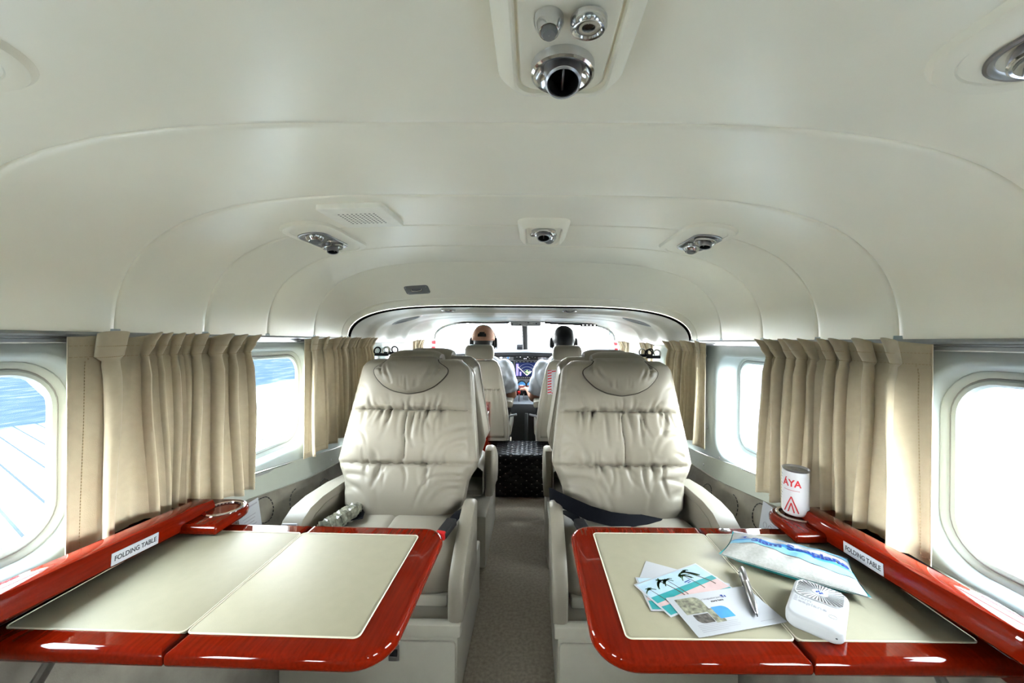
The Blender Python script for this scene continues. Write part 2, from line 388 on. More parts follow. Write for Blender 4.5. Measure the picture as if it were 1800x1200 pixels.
def lowwall(sg):
    wall = wallL if sg < 0 else wallR
    ys = [lerp(-1.6, 3.9, i / 60) for i in range(61)]
    def row(y, z0, z1, n, dx): return [(sg * (xwall(z) - dx) - sg * WH, y, z) for z in [lerp(z0, z1, k / n) for k in range(n + 1)]]
    MB().grid([row(y, ztrim(y) + .005, zfab(y) - .01, 6, .002) for y in ys]).build('lower_panel', 'wall_lower', wall)
    MB().grid([row(y, zfab(y), 0, 10, .010) for y in ys]).build('fabric_panel', 'pattern_fabric', wall)
    MB().grid([[(sg * (xwall(zfab(y)) - d) - sg * WH, y, zfab(y) + e) for d, e in ((-.01, .001), (.010, .002), (.011, -.003))] for y in ys]).build('fabric_edge', 'pattern_fabric', wall)
    mb = MB(); rnd = random.Random(5)
    cs = [(1.18, .50, .040, 0, 360), (1.34, .455, .05, 90, 300), (1.03, .52, .05, -40, 160), (1.50, .44, .035, 0, 200), (.9, .47, .05, 0, 300)]
    for cy, cz, r, a0, a1 in cs:
        k = a0
        while k < a1:
            pts = []
            for q in (k, k + 6, k + 11):
                yy = cy + r * math.cos(R_(q)); zz = cz + r * .9 * math.sin(R_(q)); zz = min(zz, zfab(yy) - .006)
                pts.append((sg * (xwall(zz) - .0115) - sg * WH, yy, zz))
            mb.tube(pts, .0016, 5); k += 17
    mb.build('embroidery', 'pattern_line', wall, kind='stuff')
    for y, z in [(1.64, .96), (1.645, .80), (1.60, .515), (1.50, .575), (1.62, .66)]:
        m = MB(); m.lathe([(.0005, .002), (.004, .0022), (.005, .0008), (.0052, 0)], 10, frame((sg * (xwall(z) - .003) - sg * WH, y, z), (0, 1, 0), (0, 0, 1) if sg < 0 else (0, 0, -1)))
        m.build('screw', 'steel', wall)
for sg in (-1, 1): lowwall(sg)
# curtain tracks and the trim strips under the windows
TR = [0]
def strip(sg, sect, zf, y0, y1, m, label, m2=None, sect2=None, n=40):
    TR[0] += 1
    t = empty('trim_%d' % TR[0], (sg * WH, y0, zf(y0)), label=label, kind='structure')
    def go(sec, mt, nm):
        MB().loft([[(-sg * dx, y - y0, zf(y) + dz - zf(y0)) for dx, dz in sec] for y in [lerp(y0, y1, i / n) for i in range(n + 1)]], True, True).build(nm, mt, t)
    go(sect, m, 'channel')
    if sect2: go(sect2, m2, 'bead')
for sg in (-1, 1):
    nm = names[sg]
    strip(sg, [(-.01, -.019), (.010, -.019), (.012, -.017), (.012, -.011), (.006, -.010), (.006, -.007), (.012, -.006), (.012, -.002), (.008, .003), (-.01, .003)], zr, -1.6, 1.80, 'rail_metal', 'grey metal curtain track along the headliner ' + nm)
    strip(sg, [(-.01, -.019), (.010, -.019), (.012, -.017), (.012, -.002), (.008, .003), (-.01, .003)], lambda y: zr(y) - .004, 1.82, 2.9, 'white', 'white curtain track beside the crew seats ' + nm)
    strip(sg, [(-.01, -.012), (.006, -.012), (.008, -.009), (.008, -.003), (-.01, -.001)], ztrim, -1.6, 1.72, 'plastic_grey', 'grey trim strip under the windows ' + nm, 'chrome', [(.0, -.001), (.009, -.001), (.010, .002), (.007, .004), (.0, .004)])
# floor, rear bulkhead, front firewall
fl = MB(); fl.box((0, 1.15, -.01), (1.36, 5.5, .02)); fl.build('floor', 'carpet', label='beige carpet down the aisle', kind='structure')
for sx, a, b in ((-.168, -1.0, 2.4), (.182, -1.0, 2.4)):
    TR[0] += 1
    m = MB(); m.box((sx, (a + b) / 2, .004), (.012, b - a, .008), .003)
    m.build('trim_%d' % TR[0], 'rubber', label='dark floor track along the %s of the carpet' % ('left edge' if sx < 0 else 'right edge'), kind='structure')
wb = MB(); wb.box((0, -1.62, .7), (1.9, .04, 1.5)); wb.build('wall_back', 'wall_panel', label='rear cabin bulkhead behind the camera', kind='structure')
wf = MB(); wf.box((0, 3.92, .42), (1.7, .04, .88)); wf.build('wall_front', 'black', label='dark firewall ahead of the instrument panel', kind='structure')
# ground far below
g = MB(); Rg = 60000; g.add([(-Rg, -Rg, 0), (Rg, -Rg, 0), (Rg, Rg, 0), (-Rg, Rg, 0)], [(0, 1, 2, 3)])
g = g.build('ground', 'ground', smooth=False, label='fields, woods and sea far below the aircraft', kind='structure'); g.location.z = -420
# wing struts outside
for sg in (-1, 1):
    s0 = Vector((sg * .92, 1.33, .33)); s1 = Vector((sg * 3.6, 1.19, 2.9)); d = (s1 - s0).normalized()
    ch = Vector((0, 1, 0)); ch = (ch - d * ch.dot(d)).normalized(); nn = d.cross(ch)
    prof = [(.5, 0), (.35, .10), (0, .15), (-.35, .07), (-.5, 0), (-.35, -.07), (0, -.15), (.35, -.10)]
    MB().loft([[p + ch * (u * .24) + nn * (v * .22) for u, v in prof] for p in (s0, s1)]).build('wing_strut', 'strut', ang=60, label='grey streamlined wing strut outside the windows ' + names[sg], cat='wing strut', group='wing struts')
# windshield ----------------------------------------------------------
ws = empty('window_%d' % (WN[0] + 1), (0, 3.1, .85), label='two-pane windshield with centre post ahead of the pilots', kind='structure')
def fwd_xz(k): r = fwd_row(3.10, .004); return r[k]
def wsp(k, t):
    x, y, z = fwd_xz(k); u = abs(x) / .735
    zb = .82; yb = 3.78 - .55 * u ** 2.2
    return Vector((lerp(x, x * 1.0, t), lerp(y, yb, t), lerp(z, zb, t))) - ws.location
mid = NA // 2
for a, b in ((6, mid), (mid, NA - 6)):
    MB().grid([[wsp(k, t / 6) for k in range(a, b + 1)] for t in range(7)]).build('pane', 'pane', ws)
MB().tube([wsp(mid, t) for t in (0, .2, .5, .8, 1)], .026, 8).build('centre_post', 'rubber', ws)
MB().tube([wsp(mid, t) + Vector((0, -.02, -.004)) for t in (.05, .3, .6, .95)], .007, 6).build('post_rod', 'black', ws)
for a, b in ((0, 8), (NA - 8, NA)):
    MB().grid([[wsp(k, t / 6) for k in range(a, b + 1)] for t in range(7)]).build('side_pillar', 'wall_panel', ws)
MB().tube([Vector(p) - ws.location for p in fwd_row(3.105, -.004)], .012, 8).build('frame_arch', 'wall_panel', ws)
for sg in (-1, 1):   # cheeks between door window and firewall, under the windshield
    m = MB(); m.box((sg * .745, 3.52, .42), (.03, .78, .88)); o = m.build('wall_cheek', 'wall_lower', wallL if sg < 0 else wallR); o.location = (-sg * WH, 0, 0)

# ------------------------------------------------------------------ passenger seats
def smooth(a, b, x):
    t = np.clip((x - a) / (b - a), 0, 1); return t * t * (3 - 2 * t)
def back_w(v):
    w = np.interp(v, [0, .05, .2, .27, .32, .9, 1.0], [.175, .205, .218, .240, .252, .214, .208])
    return w
def gauss_strokes(U, V, strokes, D):
    for (u0, v0, u1, v1, bend, wd, dp) in strokes:
        n = 9; best = np.full(U.shape, 9.); tt = np.zeros(U.shape)
        for k in range(n):
            t0 = k / n; t1 = (k + 1) / n
            def pt(t):
                return (lerp(u0, u1, t) + bend * math.sin(PI * t) * (v1 - v0), lerp(v0, v1, t) - bend * math.sin(PI * t) * (u1 - u0))
            a = pt(t0); b = pt(t1); dx = b[0] - a[0]; dy = b[1] - a[1]; L2 = dx * dx + dy * dy + 1e-12
            q = np.clip(((U - a[0]) * dx + (V - a[1]) * dy) / L2, 0, 1)
            d = np.hypot(U - a[0] - q * dx, V - a[1] - q * dy); m = d < best
            best[m] = d[m]; tt[m] = (t0 + (t1 - t0) * q)[m]
        D -= dp * np.exp(-(best / wd) ** 2) * (1 - .85 * tt)
        D += dp * .18 * np.exp(-((best - wd * 2.4) / (wd * 1.3)) ** 2) * (1 - .85 * tt)
    return D
BK_H = .53; BK_Y = .17      # rise and lean of the backrest
def back_front(S, Vv, seed, wrinkles=True):
    """S metres across, Vv 0..1 up the back -> outward displacement"""
    w = back_w(Vv); u = S / w
    D = .030 * (1 - np.abs(u) ** 6) * np.clip((1 - Vv) / .06, 0, 1) ** .5
    for a, b, h in ((-.08, .30, .026), (.30, .64, .022), (.64, 1.05, .022)):
        t = np.clip((Vv - a) / (b - a), 0, 1); D = D + np.where((Vv >= a) & (Vv < b), h * (np.sin(PI * t) ** .55) * (1 - np.abs(u) ** 4), 0)
    if wrinkles:
        X = S; Y = Vv * .55; r = random.Random(seed); st = []
        for vs in (.64, .30):
            D = D - .013 * np.exp(-(np.abs(Vv - vs - .003 * np.sin(X * 160 + seed) * (1 - u * u)) / .006)) * (1 - .4 * np.abs(u))
        D = D - .011 * np.exp(-np.abs(X - .004 * np.sin(Vv * 20)) / .0035) * smooth(.30, .33, Vv) * (1 - smooth(.62, .65, Vv))
        for k in range(30):      # gathers above and below the upper seam
            s = r.uniform(-.17, .17); dn = r.uniform(.04, .12) * (1.2 - abs(s) * 3)
            st.append((s, .352, s * (1.0 + r.uniform(-.1, .25)), .352 - dn, r.uniform(-.15, .15), r.uniform(.0035, .007), r.uniform(.003, .0075)))
        for k in range(22):
            s = r.uniform(-.13, .13); up = r.uniform(.02, .055)
            st.append((s, .352, s * 1.15, .352 + up, r.uniform(-.2, .2), r.uniform(.003, .006), r.uniform(.003, .0065)))
        for k in range(16):      # gathers under the lower seam
            s = r.uniform(-.14, .14); dn = r.uniform(.04, .10)
            st.append((s, .165, s + r.uniform(-.03, .03), .165 - dn, r.uniform(-.2, .2), r.uniform(.004, .008), r.uniform(.003, .0075)))
        for k in range(12):
            s = r.uniform(-.16, .16); st.append((s, .165, s * 1.1, .165 + r.uniform(.02, .06), r.uniform(-.2, .2), r.uniform(.003, .007), r.uniform(.003, .006)))
        for sg in (-1, 1):       # diagonals running in from the edges
            for k in range(4):
                st.append((sg * r.uniform(.20, .235), .29 - k * .03 + r.uniform(-.012, .012), sg * (.11 + .02 * k + r.uniform(-.02, .02)), .180 + r.uniform(0, .03), sg * r.uniform(.1, .3), r.uniform(.004, .009), r.uniform(.002, .006)))
            for k in range(4):
                st.append((sg * r.uniform(.19, .212), .125 - k * .02 + r.uniform(-.01, .01), sg * (.05 + .03 * k + r.uniform(-.02, .02)), .02 + .008 * k, sg * r.uniform(.15, .35), r.uniform(.005, .009), r.uniform(.003, .007)))
            for k in range(3):
                st.append((sg * .22, .45 - k * .03, sg * .14, .375, sg * .2, .006, .0025))
        D = gauss_strokes(X, Y, st, D)
        D = D - .006 * np.exp(-((np.abs(u) - .93) / .012) ** 2) * smooth(.28, .36, Vv)   # seam inside the side piping
    return D
def back_pt(S, Vv, D):
    """local coordinates; outward normal of the seat front is -y, tilted up a little"""
    L = math.hypot(BK_H, BK_Y); ny, nz = -BK_H / L, BK_Y / L
    return S, BK_Y * Vv + ny * D, .42 + BK_H * Vv + nz * D
def make_seat(name, label, loc, rz, wall, seed, group, belt=None):
    """wall: +1/-1 local side with the sidewall; origin on the floor under the backrest foot, front is local -y"""
    t = empty(name, loc, rz, label, 'seat', group)
    NU, NV = 96, 120
    us = np.linspace(-1, 1, NU); us = np.sign(us) * (1 - (1 - np.abs(us)) ** 1.0)
    vs = np.concatenate([np.linspace(-.03, .94, NV), .94 + .06 * np.sin(np.linspace(.15, 1, 9) * PI / 2)])
    rings = []
    UU, VV = np.meshgrid(us, vs); shr = np.where(VV > .94, np.sqrt(np.clip(1 - ((VV - .94) / .0602) ** 2, 0.0005, 1)), 1)
    wv = back_w(np.clip(VV, 0, 1)) * np.where(VV > .88, 1 - .16 * smooth(.90, 1.0, VV) ** 2, 1)
    S = UU * wv; D = back_front(S, np.clip(VV, 0, 1), seed)
    edge = np.clip((1 - np.abs(UU)) / .10, 0, 1) ** .5          # rounded sides
    D = (D + .03) * (.35 + .65 * edge) * shr - .03 * (1 - 0 * shr) + .03 * (1 - shr) * 0
    X, Y, Z = back_pt(S, VV, D)
    for i in range(len(vs)):
        fr = [(X[i, j], Y[i, j], Z[i, j]) for j in range(NU)]
        th = .085 * shr[i, 0]
        bx, by, bz = back_pt(S[i], VV[i], np.full(NU, -.03 - th))
        bk = [(bx[j] * (.99), by[j], bz[j]) for j in range(NU - 1, -1, -8)]
        rings.append(fr + bk)
    MB().loft(rings, True, True).build('backrest', 'leather', t, ang=60)
    # side piping down both edges
    for sg in (-1, 1):
        idx = 1 if sg < 0 else NU - 2
        path = [(X[i, idx] + sg * .002, Y[i, idx] + .018, Z[i, idx]) for i in range(6, len(vs) - 6, 3)]
        MB().tube(path, .0045, 6).build('piping', 'piping', t)
    # hard shell behind the cushion
    rings = []
    for v in list(np.linspace(.0, .93, 12)) + [.96, .985, .998]:
        w = float(back_w(v)) * .97 * (math.sqrt(max(0, 1 - ((v - .93) / .07) ** 2)) * .25 + .75 if v > .93 else 1)
        rings.append([back_pt(px, v, -.085 - py)[0:3] for px, py in rr(-w, w, 0, .045, .02, 4)])
    MB().loft([[(p[0], p[1], p[2] - .006) for p in r] for r in rings]).build('back_shell', 'leather_dark', t)
    # headrest pillow: shield-shaped pad plus the band that wraps over the top
    out = [(0, .733), (.055, .750), (.095, .785), (.124, .835), (.140, .880), (.138, .905), (.118, .925), (.099, .945), (.094, .97), (.095, .995)]
    out = out + [(-a, b) for a, b in out[::-1][:-1]]
    # resample outline smoothly
    P = np.array(out + [out[0]]); seg = np.concatenate([[0], np.cumsum(np.hypot(np.diff(P[:, 0]), np.diff(P[:, 1] * .55)))])
    q = np.linspace(0, seg[-1], 97)[:-1]; ox = np.interp(q, seg, P[:, 0]); oy = np.interp(q, seg, P[:, 1])
    for _ in range(3):
        ox = (np.roll(ox, 1) + 2 * ox + np.roll(ox, -1)) / 4; oy = (np.roll(oy, 1) + 2 * oy + np.roll(oy, -1)) / 4
    cx, cy = 0, .87; rs = np.concatenate([[1.0, 1.0], np.linspace(.985, .03, 26)]); rings = []
    rnd = random.Random(seed + 3); fst = []
    for sg in (-1, 1):
        for k in range(4):
            fst.append((sg * (.10 + .006 * k), .515 - .012 * k, sg * (.095 - .012 * k), .455 - .010 * k, sg * .3, .004, .005))
        fst.append((sg * .094, .545, sg * .088, .455, -sg * .15, .004, .013)); fst.append((sg * .128, .50, sg * .10, .47, sg * .2, .004, .007))
    for k in range(7):
        s = rnd.uniform(-.06, .06); fst.append((s, .417 + abs(s) * .4, s * 1.1, .445 + rnd.uniform(0, .02), 0, .004, .0035))
    for i, r_ in enumerate(rs):
        Sx = cx + (ox - cx) * r_; Vy = cy + (oy - cy) * r_
        base = back_front(Sx, np.clip(Vy, 0, .97), seed, False) * np.where(Vy > .94, np.sqrt(np.clip(1 - ((Vy - .94) / .075) ** 2, .02, 1)), 1)
        dome = .036 * (1 - r_ ** 3.2) ** .6 if r_ < 1 else 0
        Dp = base + .004 + dome
        if i > 2: Dp = gauss_strokes(Sx, Vy * .55, fst, Dp)
        if i == 0: Dp = base - .01
        a, b, c = back_pt(Sx, Vy, Dp); rings.append([(a[k], b[k], c[k]) for k in range(96)])
    mb = MB(); mb.loft(rings, True, True)
    prof = [(.150, .90), (.128, .930), (.126, .952), (.136, .968), (.158, .977), (.190, .979), (.225, .972), (.250, .950), (.262, .90), (.262, .82)]
    rings = []
    for i, (py, pz) in enumerate(prof):
        row = []
        for k in range(15):
            q = -1 + 2 * k / 14; dn = .014 * abs(q) ** 5
            cxy = .19, .90; dy, dz = cxy[0] - py, cxy[1] - pz; l = math.hypot(dy, dz)
            row.append((q * .097, py + dy / l * dn, pz + dz / l * dn))
        dy, dz = .19 - py, .90 - pz; l = math.hypot(dy, dz)
        row += [(.092, py + dy / l * .03, pz + dz / l * .03), (-.092, py + dy / l * .03, pz + dz / l * .03)]
        rings.append(row)
    mb.loft(rings)
    hp = mb.build('headrest_pillow', 'leather', t, ang=60)
    base = back_front(ox, np.clip(oy, 0, .97), seed, False)
    a, b, c = back_pt(ox, oy, base + .0035); sel = [k for k in range(96) if oy[k] < .975]
    k0 = max(range(len(sel)), key=lambda q: (sel[q] - sel[q - 1]) % 96); sel = sel[k0:] + sel[:k0]
    MB().tube([(a[k], b[k], c[k]) for k in sel], .0028, 6).build('pillow_seam', 'seam_line', hp)
    for vs_ in (.30, .64):
        sx_ = np.linspace(-1, 1, 80) * back_w(np.array([vs_]))[0] * .93; vv = vs_ + .003 * np.sin(sx_ * 160 + seed) * (1 - (sx_ / .25) ** 2)
        d_ = back_front(sx_, vv, seed); d_ = (d_ + .03) * (.35 + .65 * np.clip((1 - np.abs(sx_ / back_w(vv))) / .10, 0, 1) ** .5) - .03
        a, b, c = back_pt(sx_, vv, d_ + .0002); MB().tube([(a[k], b[k], c[k]) for k in range(80)], .0013, 5).build('cross_seam', 'seam_line', t)
    vv = np.linspace(.31, .63, 50); sx_ = .004 * np.sin(vv * 20); d_ = back_front(sx_, vv, seed); a, b, c = back_pt(sx_, vv, d_ + .0002)
    MB().tube([(a[k], b[k], c[k]) for k in range(50)], .0013, 5).build('centre_seam', 'seam_line', t)
    # cushion
    NX, NY = 40, 40; mb = MB(); rings = []
    prof = []
    for k in range(14): a = PI / 2 * k / 13; prof.append((-.195 + .045 * (1 - math.sin(a)) , .30 - .03 + .03 * (1 - 0) - 0, 0))
    path = [(.06, .27), (-.13, .27), (-.185, .275), (-.203, .30), (-.207, .335), (-.205, .375), (-.192, .405), (-.165, .423), (-.12, .430), (-.07, .432), (-.03, .430), (0, .425), (.03, .418), (.06, .41)]
    rows = []
    for (yy, zz) in path:
        row = []
        for j in range(NX + 1):
            u = -1 + 2 * j / NX; e = (1 - abs(u) ** 5); top = zz > .37
            cz = (.010 * (1 - u * u) - .006 * math.exp(-(abs(u) / .02) ** 1.2) - .028 * (abs(u) ** 8)) if top else 0
            cy = -.006 * (1 - u * u) if yy < -.15 else 0
            row.append((u * .218, yy + cy + .02 * abs(u) ** 10 * (1 if yy < -.15 else 0), zz + cz))
        rows.append(row)
    mb.grid(rows)
    for j in (0, NX): mb.add([r[j] for r in rows], [tuple(range(len(rows)))])
    mb.build('seat_cushion', 'leather', t, ang=50)
    m = MB(); m.box((0, -.09, .255), (.41, .20, .035), .008); m.build('cushion_pan', 'base_vinyl', t)
    # plinth with drawer front
    m = MB(); m.box((0, -.03, .115), (.50, .46, .228), .006); m.build('plinth', 'base_vinyl', t)
    m = MB(); m.box((0, -.262, .232), (.52, .03, .034), .005); m.build('plinth_rail', 'base_vinyl', t)
    dr = MB(); dr.slab(-.245, .245, .012, .196, .012, 0, .008, .003, 4, frame((0, -.258, 0), (1, 0, 0), (0, 0, 1))); dr = dr.build('drawer', 'base_vinyl', t)
    m = MB(); m.box((wall * -.075, -.2665, .165), (.030, .006, .045), .003); m.box((wall * -.075, -.270, .152), (.022, .006, .012), .002); m.build('latch', 'steel', dr)
    m = MB(); m.box((wall * -.075, -.2705, .168), (.022, .004, .018), .001); m.build('latch_button', 'black_gloss', dr)
    # wall-side armrest: box with rounded nose, inner panel, button and ash tray
    w0, w1 = wall * .222, wall * .290
    pr = [(.17, .24), (.17, .492), (.05, .508), (-.08, .514), (-.15, .508), (-.19, .490), (-.212, .462), (-.225, .43), (-.232, .38), (-.232, .24)]
    rings = []
    for xo, sh in ((w0, .006), (w0 + wall * .004, 0), (w0 + wall * .03, -.001), (w1 - wall * .006, 0), (w1, .006)):
        rings.append([(xo, a + (sh if a < .1 else 0) , b - (sh if b > .3 else 0)) for a, b in pr])
    MB().loft(rings).build('armrest', 'leather', t, ang=45)
    pi = [(.16, .27), (.16, .470), (.05, .484), (-.07, .489), (-.13, .480), (-.165, .457), (-.182, .42), (-.188, .37), (-.188, .27)]
    ip = MB(); ip.loft([[(w0 - wall * d, a, b) for a, b in pi] for d in (-.01, .0015)]); ip = ip.build('armrest_panel', 'leather_dark', t)
    MB().tube([(w0 - wall * .001, a, b) for a, b in pi[1:]], .0018, 6).build('panel_piping', 'leather_dark', ip)
    m = MB(); m.lathe([(.0005, .008), (.008, .007), (.009, .003), (.012, .002), (.013, 0)], 4, frame((w0 - wall * .0015, -.135, .405), (0, .7, .9), (0, -.9, .7) if wall < 0 else (0, .9, -.7))); m.build('recline_button', 'steel', t)
    nrm = frame((wall * .252, -.221, .455), (1, 0, 0), (0, .29, 1))
    at = MB(); at.slab(-.022, .022, -.036, .036, .003, -.004, .004, .0015, 3, nrm); at = at.build('ash_tray', 'white', t)
    m = MB(); m.box((0, 0, .004), (.004, .05, .002), .0008, 1, nrm); m.build('slot', 'ink', at)
    # aisle-side arm panel with a sloping top
    a0, a1 = -wall * .222, -wall * .263
    pa = [(.02, .245), (.02, .470), (-.01, .482), (-.045, .480), (-.10, .462), (-.16, .430), (-.215, .396), (-.245, .376), (-.262, .355), (-.268, .33), (-.268, .255), (-.262, .243)]
    pc = (-.12, .34); rings = []
    for xo, k in ((a0, .955), (lerp(a0, a1, .12), .985), (lerp(a0, a1, .3), 1), (lerp(a0, a1, .7), 1), (lerp(a0, a1, .88), .985), (a1, .955)):
        rings.append([(xo, pc[0] + (a - pc[0]) * k, pc[1] + (b - pc[1]) * k) for a, b in pa])
    MB().loft(rings).build('arm_panel', 'leather', t, ang=50)
    # belt guide loops on top of the shell
    sx = wall * .165
    m = MB(); m.box((sx, .245, .957), (.055, .02, .012), .003); gd = m.build('belt_guide', 'black', t)
    for k, dx in enumerate((-.018, .016)):
        m = MB(); m.ring([(sx + dx + .013 * math.cos(2 * PI * i / 20), .245 + .004 * math.sin(2 * PI * i / 20), .972 + .014 * math.sin(2 * PI * i / 20)) for i in range(20)], .0032, 6); m.build('loop', 'chrome' if k else 'rubber', gd)
    return t
def strap(mb, path, width, up, th=.0018):
    P = [Vector(p) for p in path]; rings = []
    for i, p in enumerate(P):
        d = (P[min(i + 1, len(P) - 1)] - P[max(i - 1, 0)]).normalized(); u = Vector(up[i] if isinstance(up, list) else up).normalized()
        u = (u - d * u.dot(d)).normalized(); n = d.cross(u)
        rings.append([p + u * width / 2 + n * th / 2, p - u * width / 2 + n * th / 2, p - u * width / 2 - n * th / 2, p + u * width / 2 - n * th / 2])
    mb.loft(rings); return mb
seatL = make_seat('cabin_seat', 'cream gathered-leather cabin seat facing the camera behind the left table', (-.388, 1.33, 0), 0, -1, 3, 'cream leather cabin seats')
seatR = make_seat('cabin_seat', 'cream gathered-leather cabin seat facing the camera with a black belt across it', (.388, 1.33, 0), 0, 1, 11, 'cream leather cabin seats')
make_seat('cabin_seat', 'cream cabin seat seen from behind, back to back with the left table seat', (-.388, 1.92, 0), PI, 1, 21, 'cream leather cabin seats')
make_seat('cabin_seat', 'cream cabin seat seen from behind, back to back with the belted seat', (.388, 1.92, 0), PI, -1, 31, 'cream leather cabin seats')
make_seat('cabin_seat', 'cream cabin seat at the near side of the left table, under the camera', (-.41, -.52, 0), PI, 1, 41, 'cream leather cabin seats')
make_seat('cabin_seat', 'cream cabin seat at the near side of the right table, under the camera', (.43, -.52, 0), PI, -1, 51, 'cream leather cabin seats')
# seat belts
def buckle(parent, c, yaw, tilt=.15):
    mx = Matrix.Translation(c) @ Matrix.Rotation(yaw, 4, 'Z') @ Matrix.Rotation(tilt, 4, 'X')
    m = MB(); m.slab(-.017, .017, -.035, .04, .006, -.011, .011, .005, 4, mx); bk = m.build('buckle', 'black', parent)
    m = MB(); m.slab(-.015, .015, -.041, -.026, .004, -.009, .0135, .003, 4, mx); m.build('release_button', 'red', bk)
b = empty('seat_belt', (.17, 1.2, .44), label='black seat belt with red-buttoned buckle lying across the right seat', cat='seat belt', group='black seat belts')
L = b.location
pp = [(.128, 1.38, .475), (.136, 1.335, .492), (.150, 1.300, .496), (.19, 1.272, .488), (.25, 1.252, .470), (.32, 1.245, .455), (.385, 1.248, .450), (.43, 1.262, .4475), (.47, 1.285, .444), (.50, 1.31, .438)]
up = [(0, 0, 1), (0, 0, 1), (0, .1, 1), (0, .25, 1), (0, .5, 1), (0, .8, .8), (0, 1, .5), (0, 1, .2), (0, 1, .1), (0, 1, .05)]
m = MB(); strap(m, [Vector(p) - L for p in pp], .045, up); m.build('webbing', 'belt', b)
m = MB(); strap(m, [Vector(p) - L for p in [(.165, 1.33, .44), (.18, 1.29, .452), (.205, 1.25, .455), (.215, 1.225, .452)]], .03, (1, .2, 0)); m.build('buckle_stalk', 'belt', b)
buckle(b, Vector((.222, 1.185, .452)) - L, .25)
b = empty('seat_belt', (-.2, 1.2, .44), label='black seat belt tucked beside the left seat cushion with red buckle button', cat='seat belt', group='black seat belts')
L = b.location
buckle(b, Vector((-.196, 1.175, .452)) - L, -.28)
m = MB(); strap(m, [Vector(p) - L for p in [(-.165, 1.33, .44), (-.172, 1.28, .455), (-.183, 1.23, .456), (-.19, 1.205, .452)]], .03, (1, -.2, 0)); m.build('buckle_stalk', 'belt', b)
m = MB(); strap(m, [Vector(p) - L for p in [(-.545, 1.315, .445), (-.53, 1.285, .452), (-.51, 1.255, .453), (-.50, 1.22, .452)]], .055, (1, .3, .1)); m.build('webbing', 'belt', b)
# crumpled plastic bottle on the left seat
rnd = random.Random(8); rings = []
n = 14; NS = 26
for i in range(NS + 1):
    s = i / NS; r = .030 * (min(1, (s + .02) / .06) ** .5) * (1 if s < .72 else 1 - .62 * ((s - .72) / .28) ** 1.2)
    rings.append([Vector((r * (1 + rnd.uniform(-.16, .10)) * math.cos(2 * PI * k / n), s * .17 + rnd.uniform(-.002, .002), .030 + .8 * r * (1 + rnd.uniform(-.18, .1)) * math.sin(2 * PI * k / n))) for k in range(n)])
bt = empty('plastic_bottle', (-.555, 1.14, .432), -.25, 'crumpled clear plastic bottle lying on the left seat by its armrest', 'bottle')
MB().loft(rings).build('body', 'crinkle', bt, smooth=False)
m = MB(); m.lathe([(.0005, -.006), (.012, -.006), (.013, -.003), (.013, .008), (.001, .009)], 16, frame((0, .178, .03), (1, 0, 0), (0, 0, -1))); m.build('cap', 'white', bt)

# ------------------------------------------------------------------ curtains
def curtain(label, sg, y0, y1, zt, zb0, zb1, folds, seed, amp, xw=.785, lead=.0, name='curtain', flip=False, lean0=0, lean1=0):
    rnd = random.Random(seed)
    wd = [rnd.uniform(.55, 1.5) for _ in range(folds)]; 
    if lead: wd[0] = lead
    if flip: wd = wd[::-1]
    tot = sum(wd); ed = [0]
    for w in wd: ed.append(ed[-1] + w / tot)
    am = [rnd.uniform(.65, 1.2) for _ in range(folds)]; ph = [rnd.uniform(-.5, .5) for _ in range(folds)]; sk = [rnd.uniform(.5, 1.0) for _ in range(folds)]
    n = folds * 22; m = 44
    o = empty(name, (sg * xw, y0, min(zb0, zb1)), label=label, cat='curtain', group='beige pleated window curtains')
    L = o.location
    def P(t, v, off=0):
        t = min(max(t, 0), 1); k = min(folds - 1, max(0, next((i for i in range(folds) if t <= ed[i + 1]), folds - 1)))
        f = (t - ed[k]) / (ed[k + 1] - ed[k]); fw = (ed[k + 1] - ed[k]) * (y1 - y0)
        wave = .5 - .5 * math.cos(2 * PI * f)
        wave = wave ** (1.0 if v > .14 else .8)
        if v < .10: a = lerp(1.15 if k == (folds - 1 if flip else 0) else 1.45, .68, v / .10)
        elif v < .2: a = lerp(.68, .92, (v - .1) / .1)
        else: a = lerp(.92, 1.15, (v - .2) / .8)
        bow = .25 * math.sin(PI * v + ph[k] * 3) * math.sin(2 * PI * f)
        x = .012 + amp * am[k] * a * (wave + .12 * bow)
        sway = sk[k] * fw * (.42 if v > .12 else .55) * math.sin(2 * PI * f) * (1 - .25 * v)
        drift = .010 * math.sin(3.1 * v + 5 * ph[k]) * math.sin(PI * f) * min(1, v * 2)
        y = lerp(y0, y1, t) + sway + drift + lerp(lean0, lean1, t) * v
        z = lerp(zt + .012 * (wave - .5) * (1 if v < .05 else 0), lerp(zb0, zb1, t) + .006 * math.sin(9 * t + seed), v) - .022 * (lerp(y0, y1, t) - y0) * (1 - v)
        return Vector((sg * (xw - x - off), y, z)) - L
    rows = [[P(j / n, (i / m) ** 1.15) for j in range(n + 1)] for i in range(m + 1)]
    c = MB().grid(rows).build('cloth', 'curtain', o, ang=70)
    s = c.modifiers.new('thick', 'SOLIDIFY'); s.thickness = .0022; s.offset = 0
    st = MB(); ns = int(n * 1.1)
    for v in (.055, .105, .955):
        for j in range(0, ns):
            a = (j + .2) / ns; b2 = (j + .75) / ns; st.tube([P(a, v, .0018), P((a + b2) / 2, v, .0018), P(b2, v, .0018)], .0008, 4)
    tt = .985 if flip else .018
    for i in range(60):
        va = .11 + .84 * i / 60; st.tube([P(tt, va, .0018), P(tt, va + .009, .0018)], .0008, 4)
    st.build('stitching', 'curtain_thread', o, kind='stuff')
    # gliders on the track
    for j in range(folds):
        gm = MB(); p = P((ed[j] + ed[j + 1]) / 2 * .999, .03); gm.box((-sg * .008, p.y, zt - .022 * p.y - .012 - L.z), (.014, .008, .008), .002, 1)
        gm.build('glider', 'black', o)
    return o
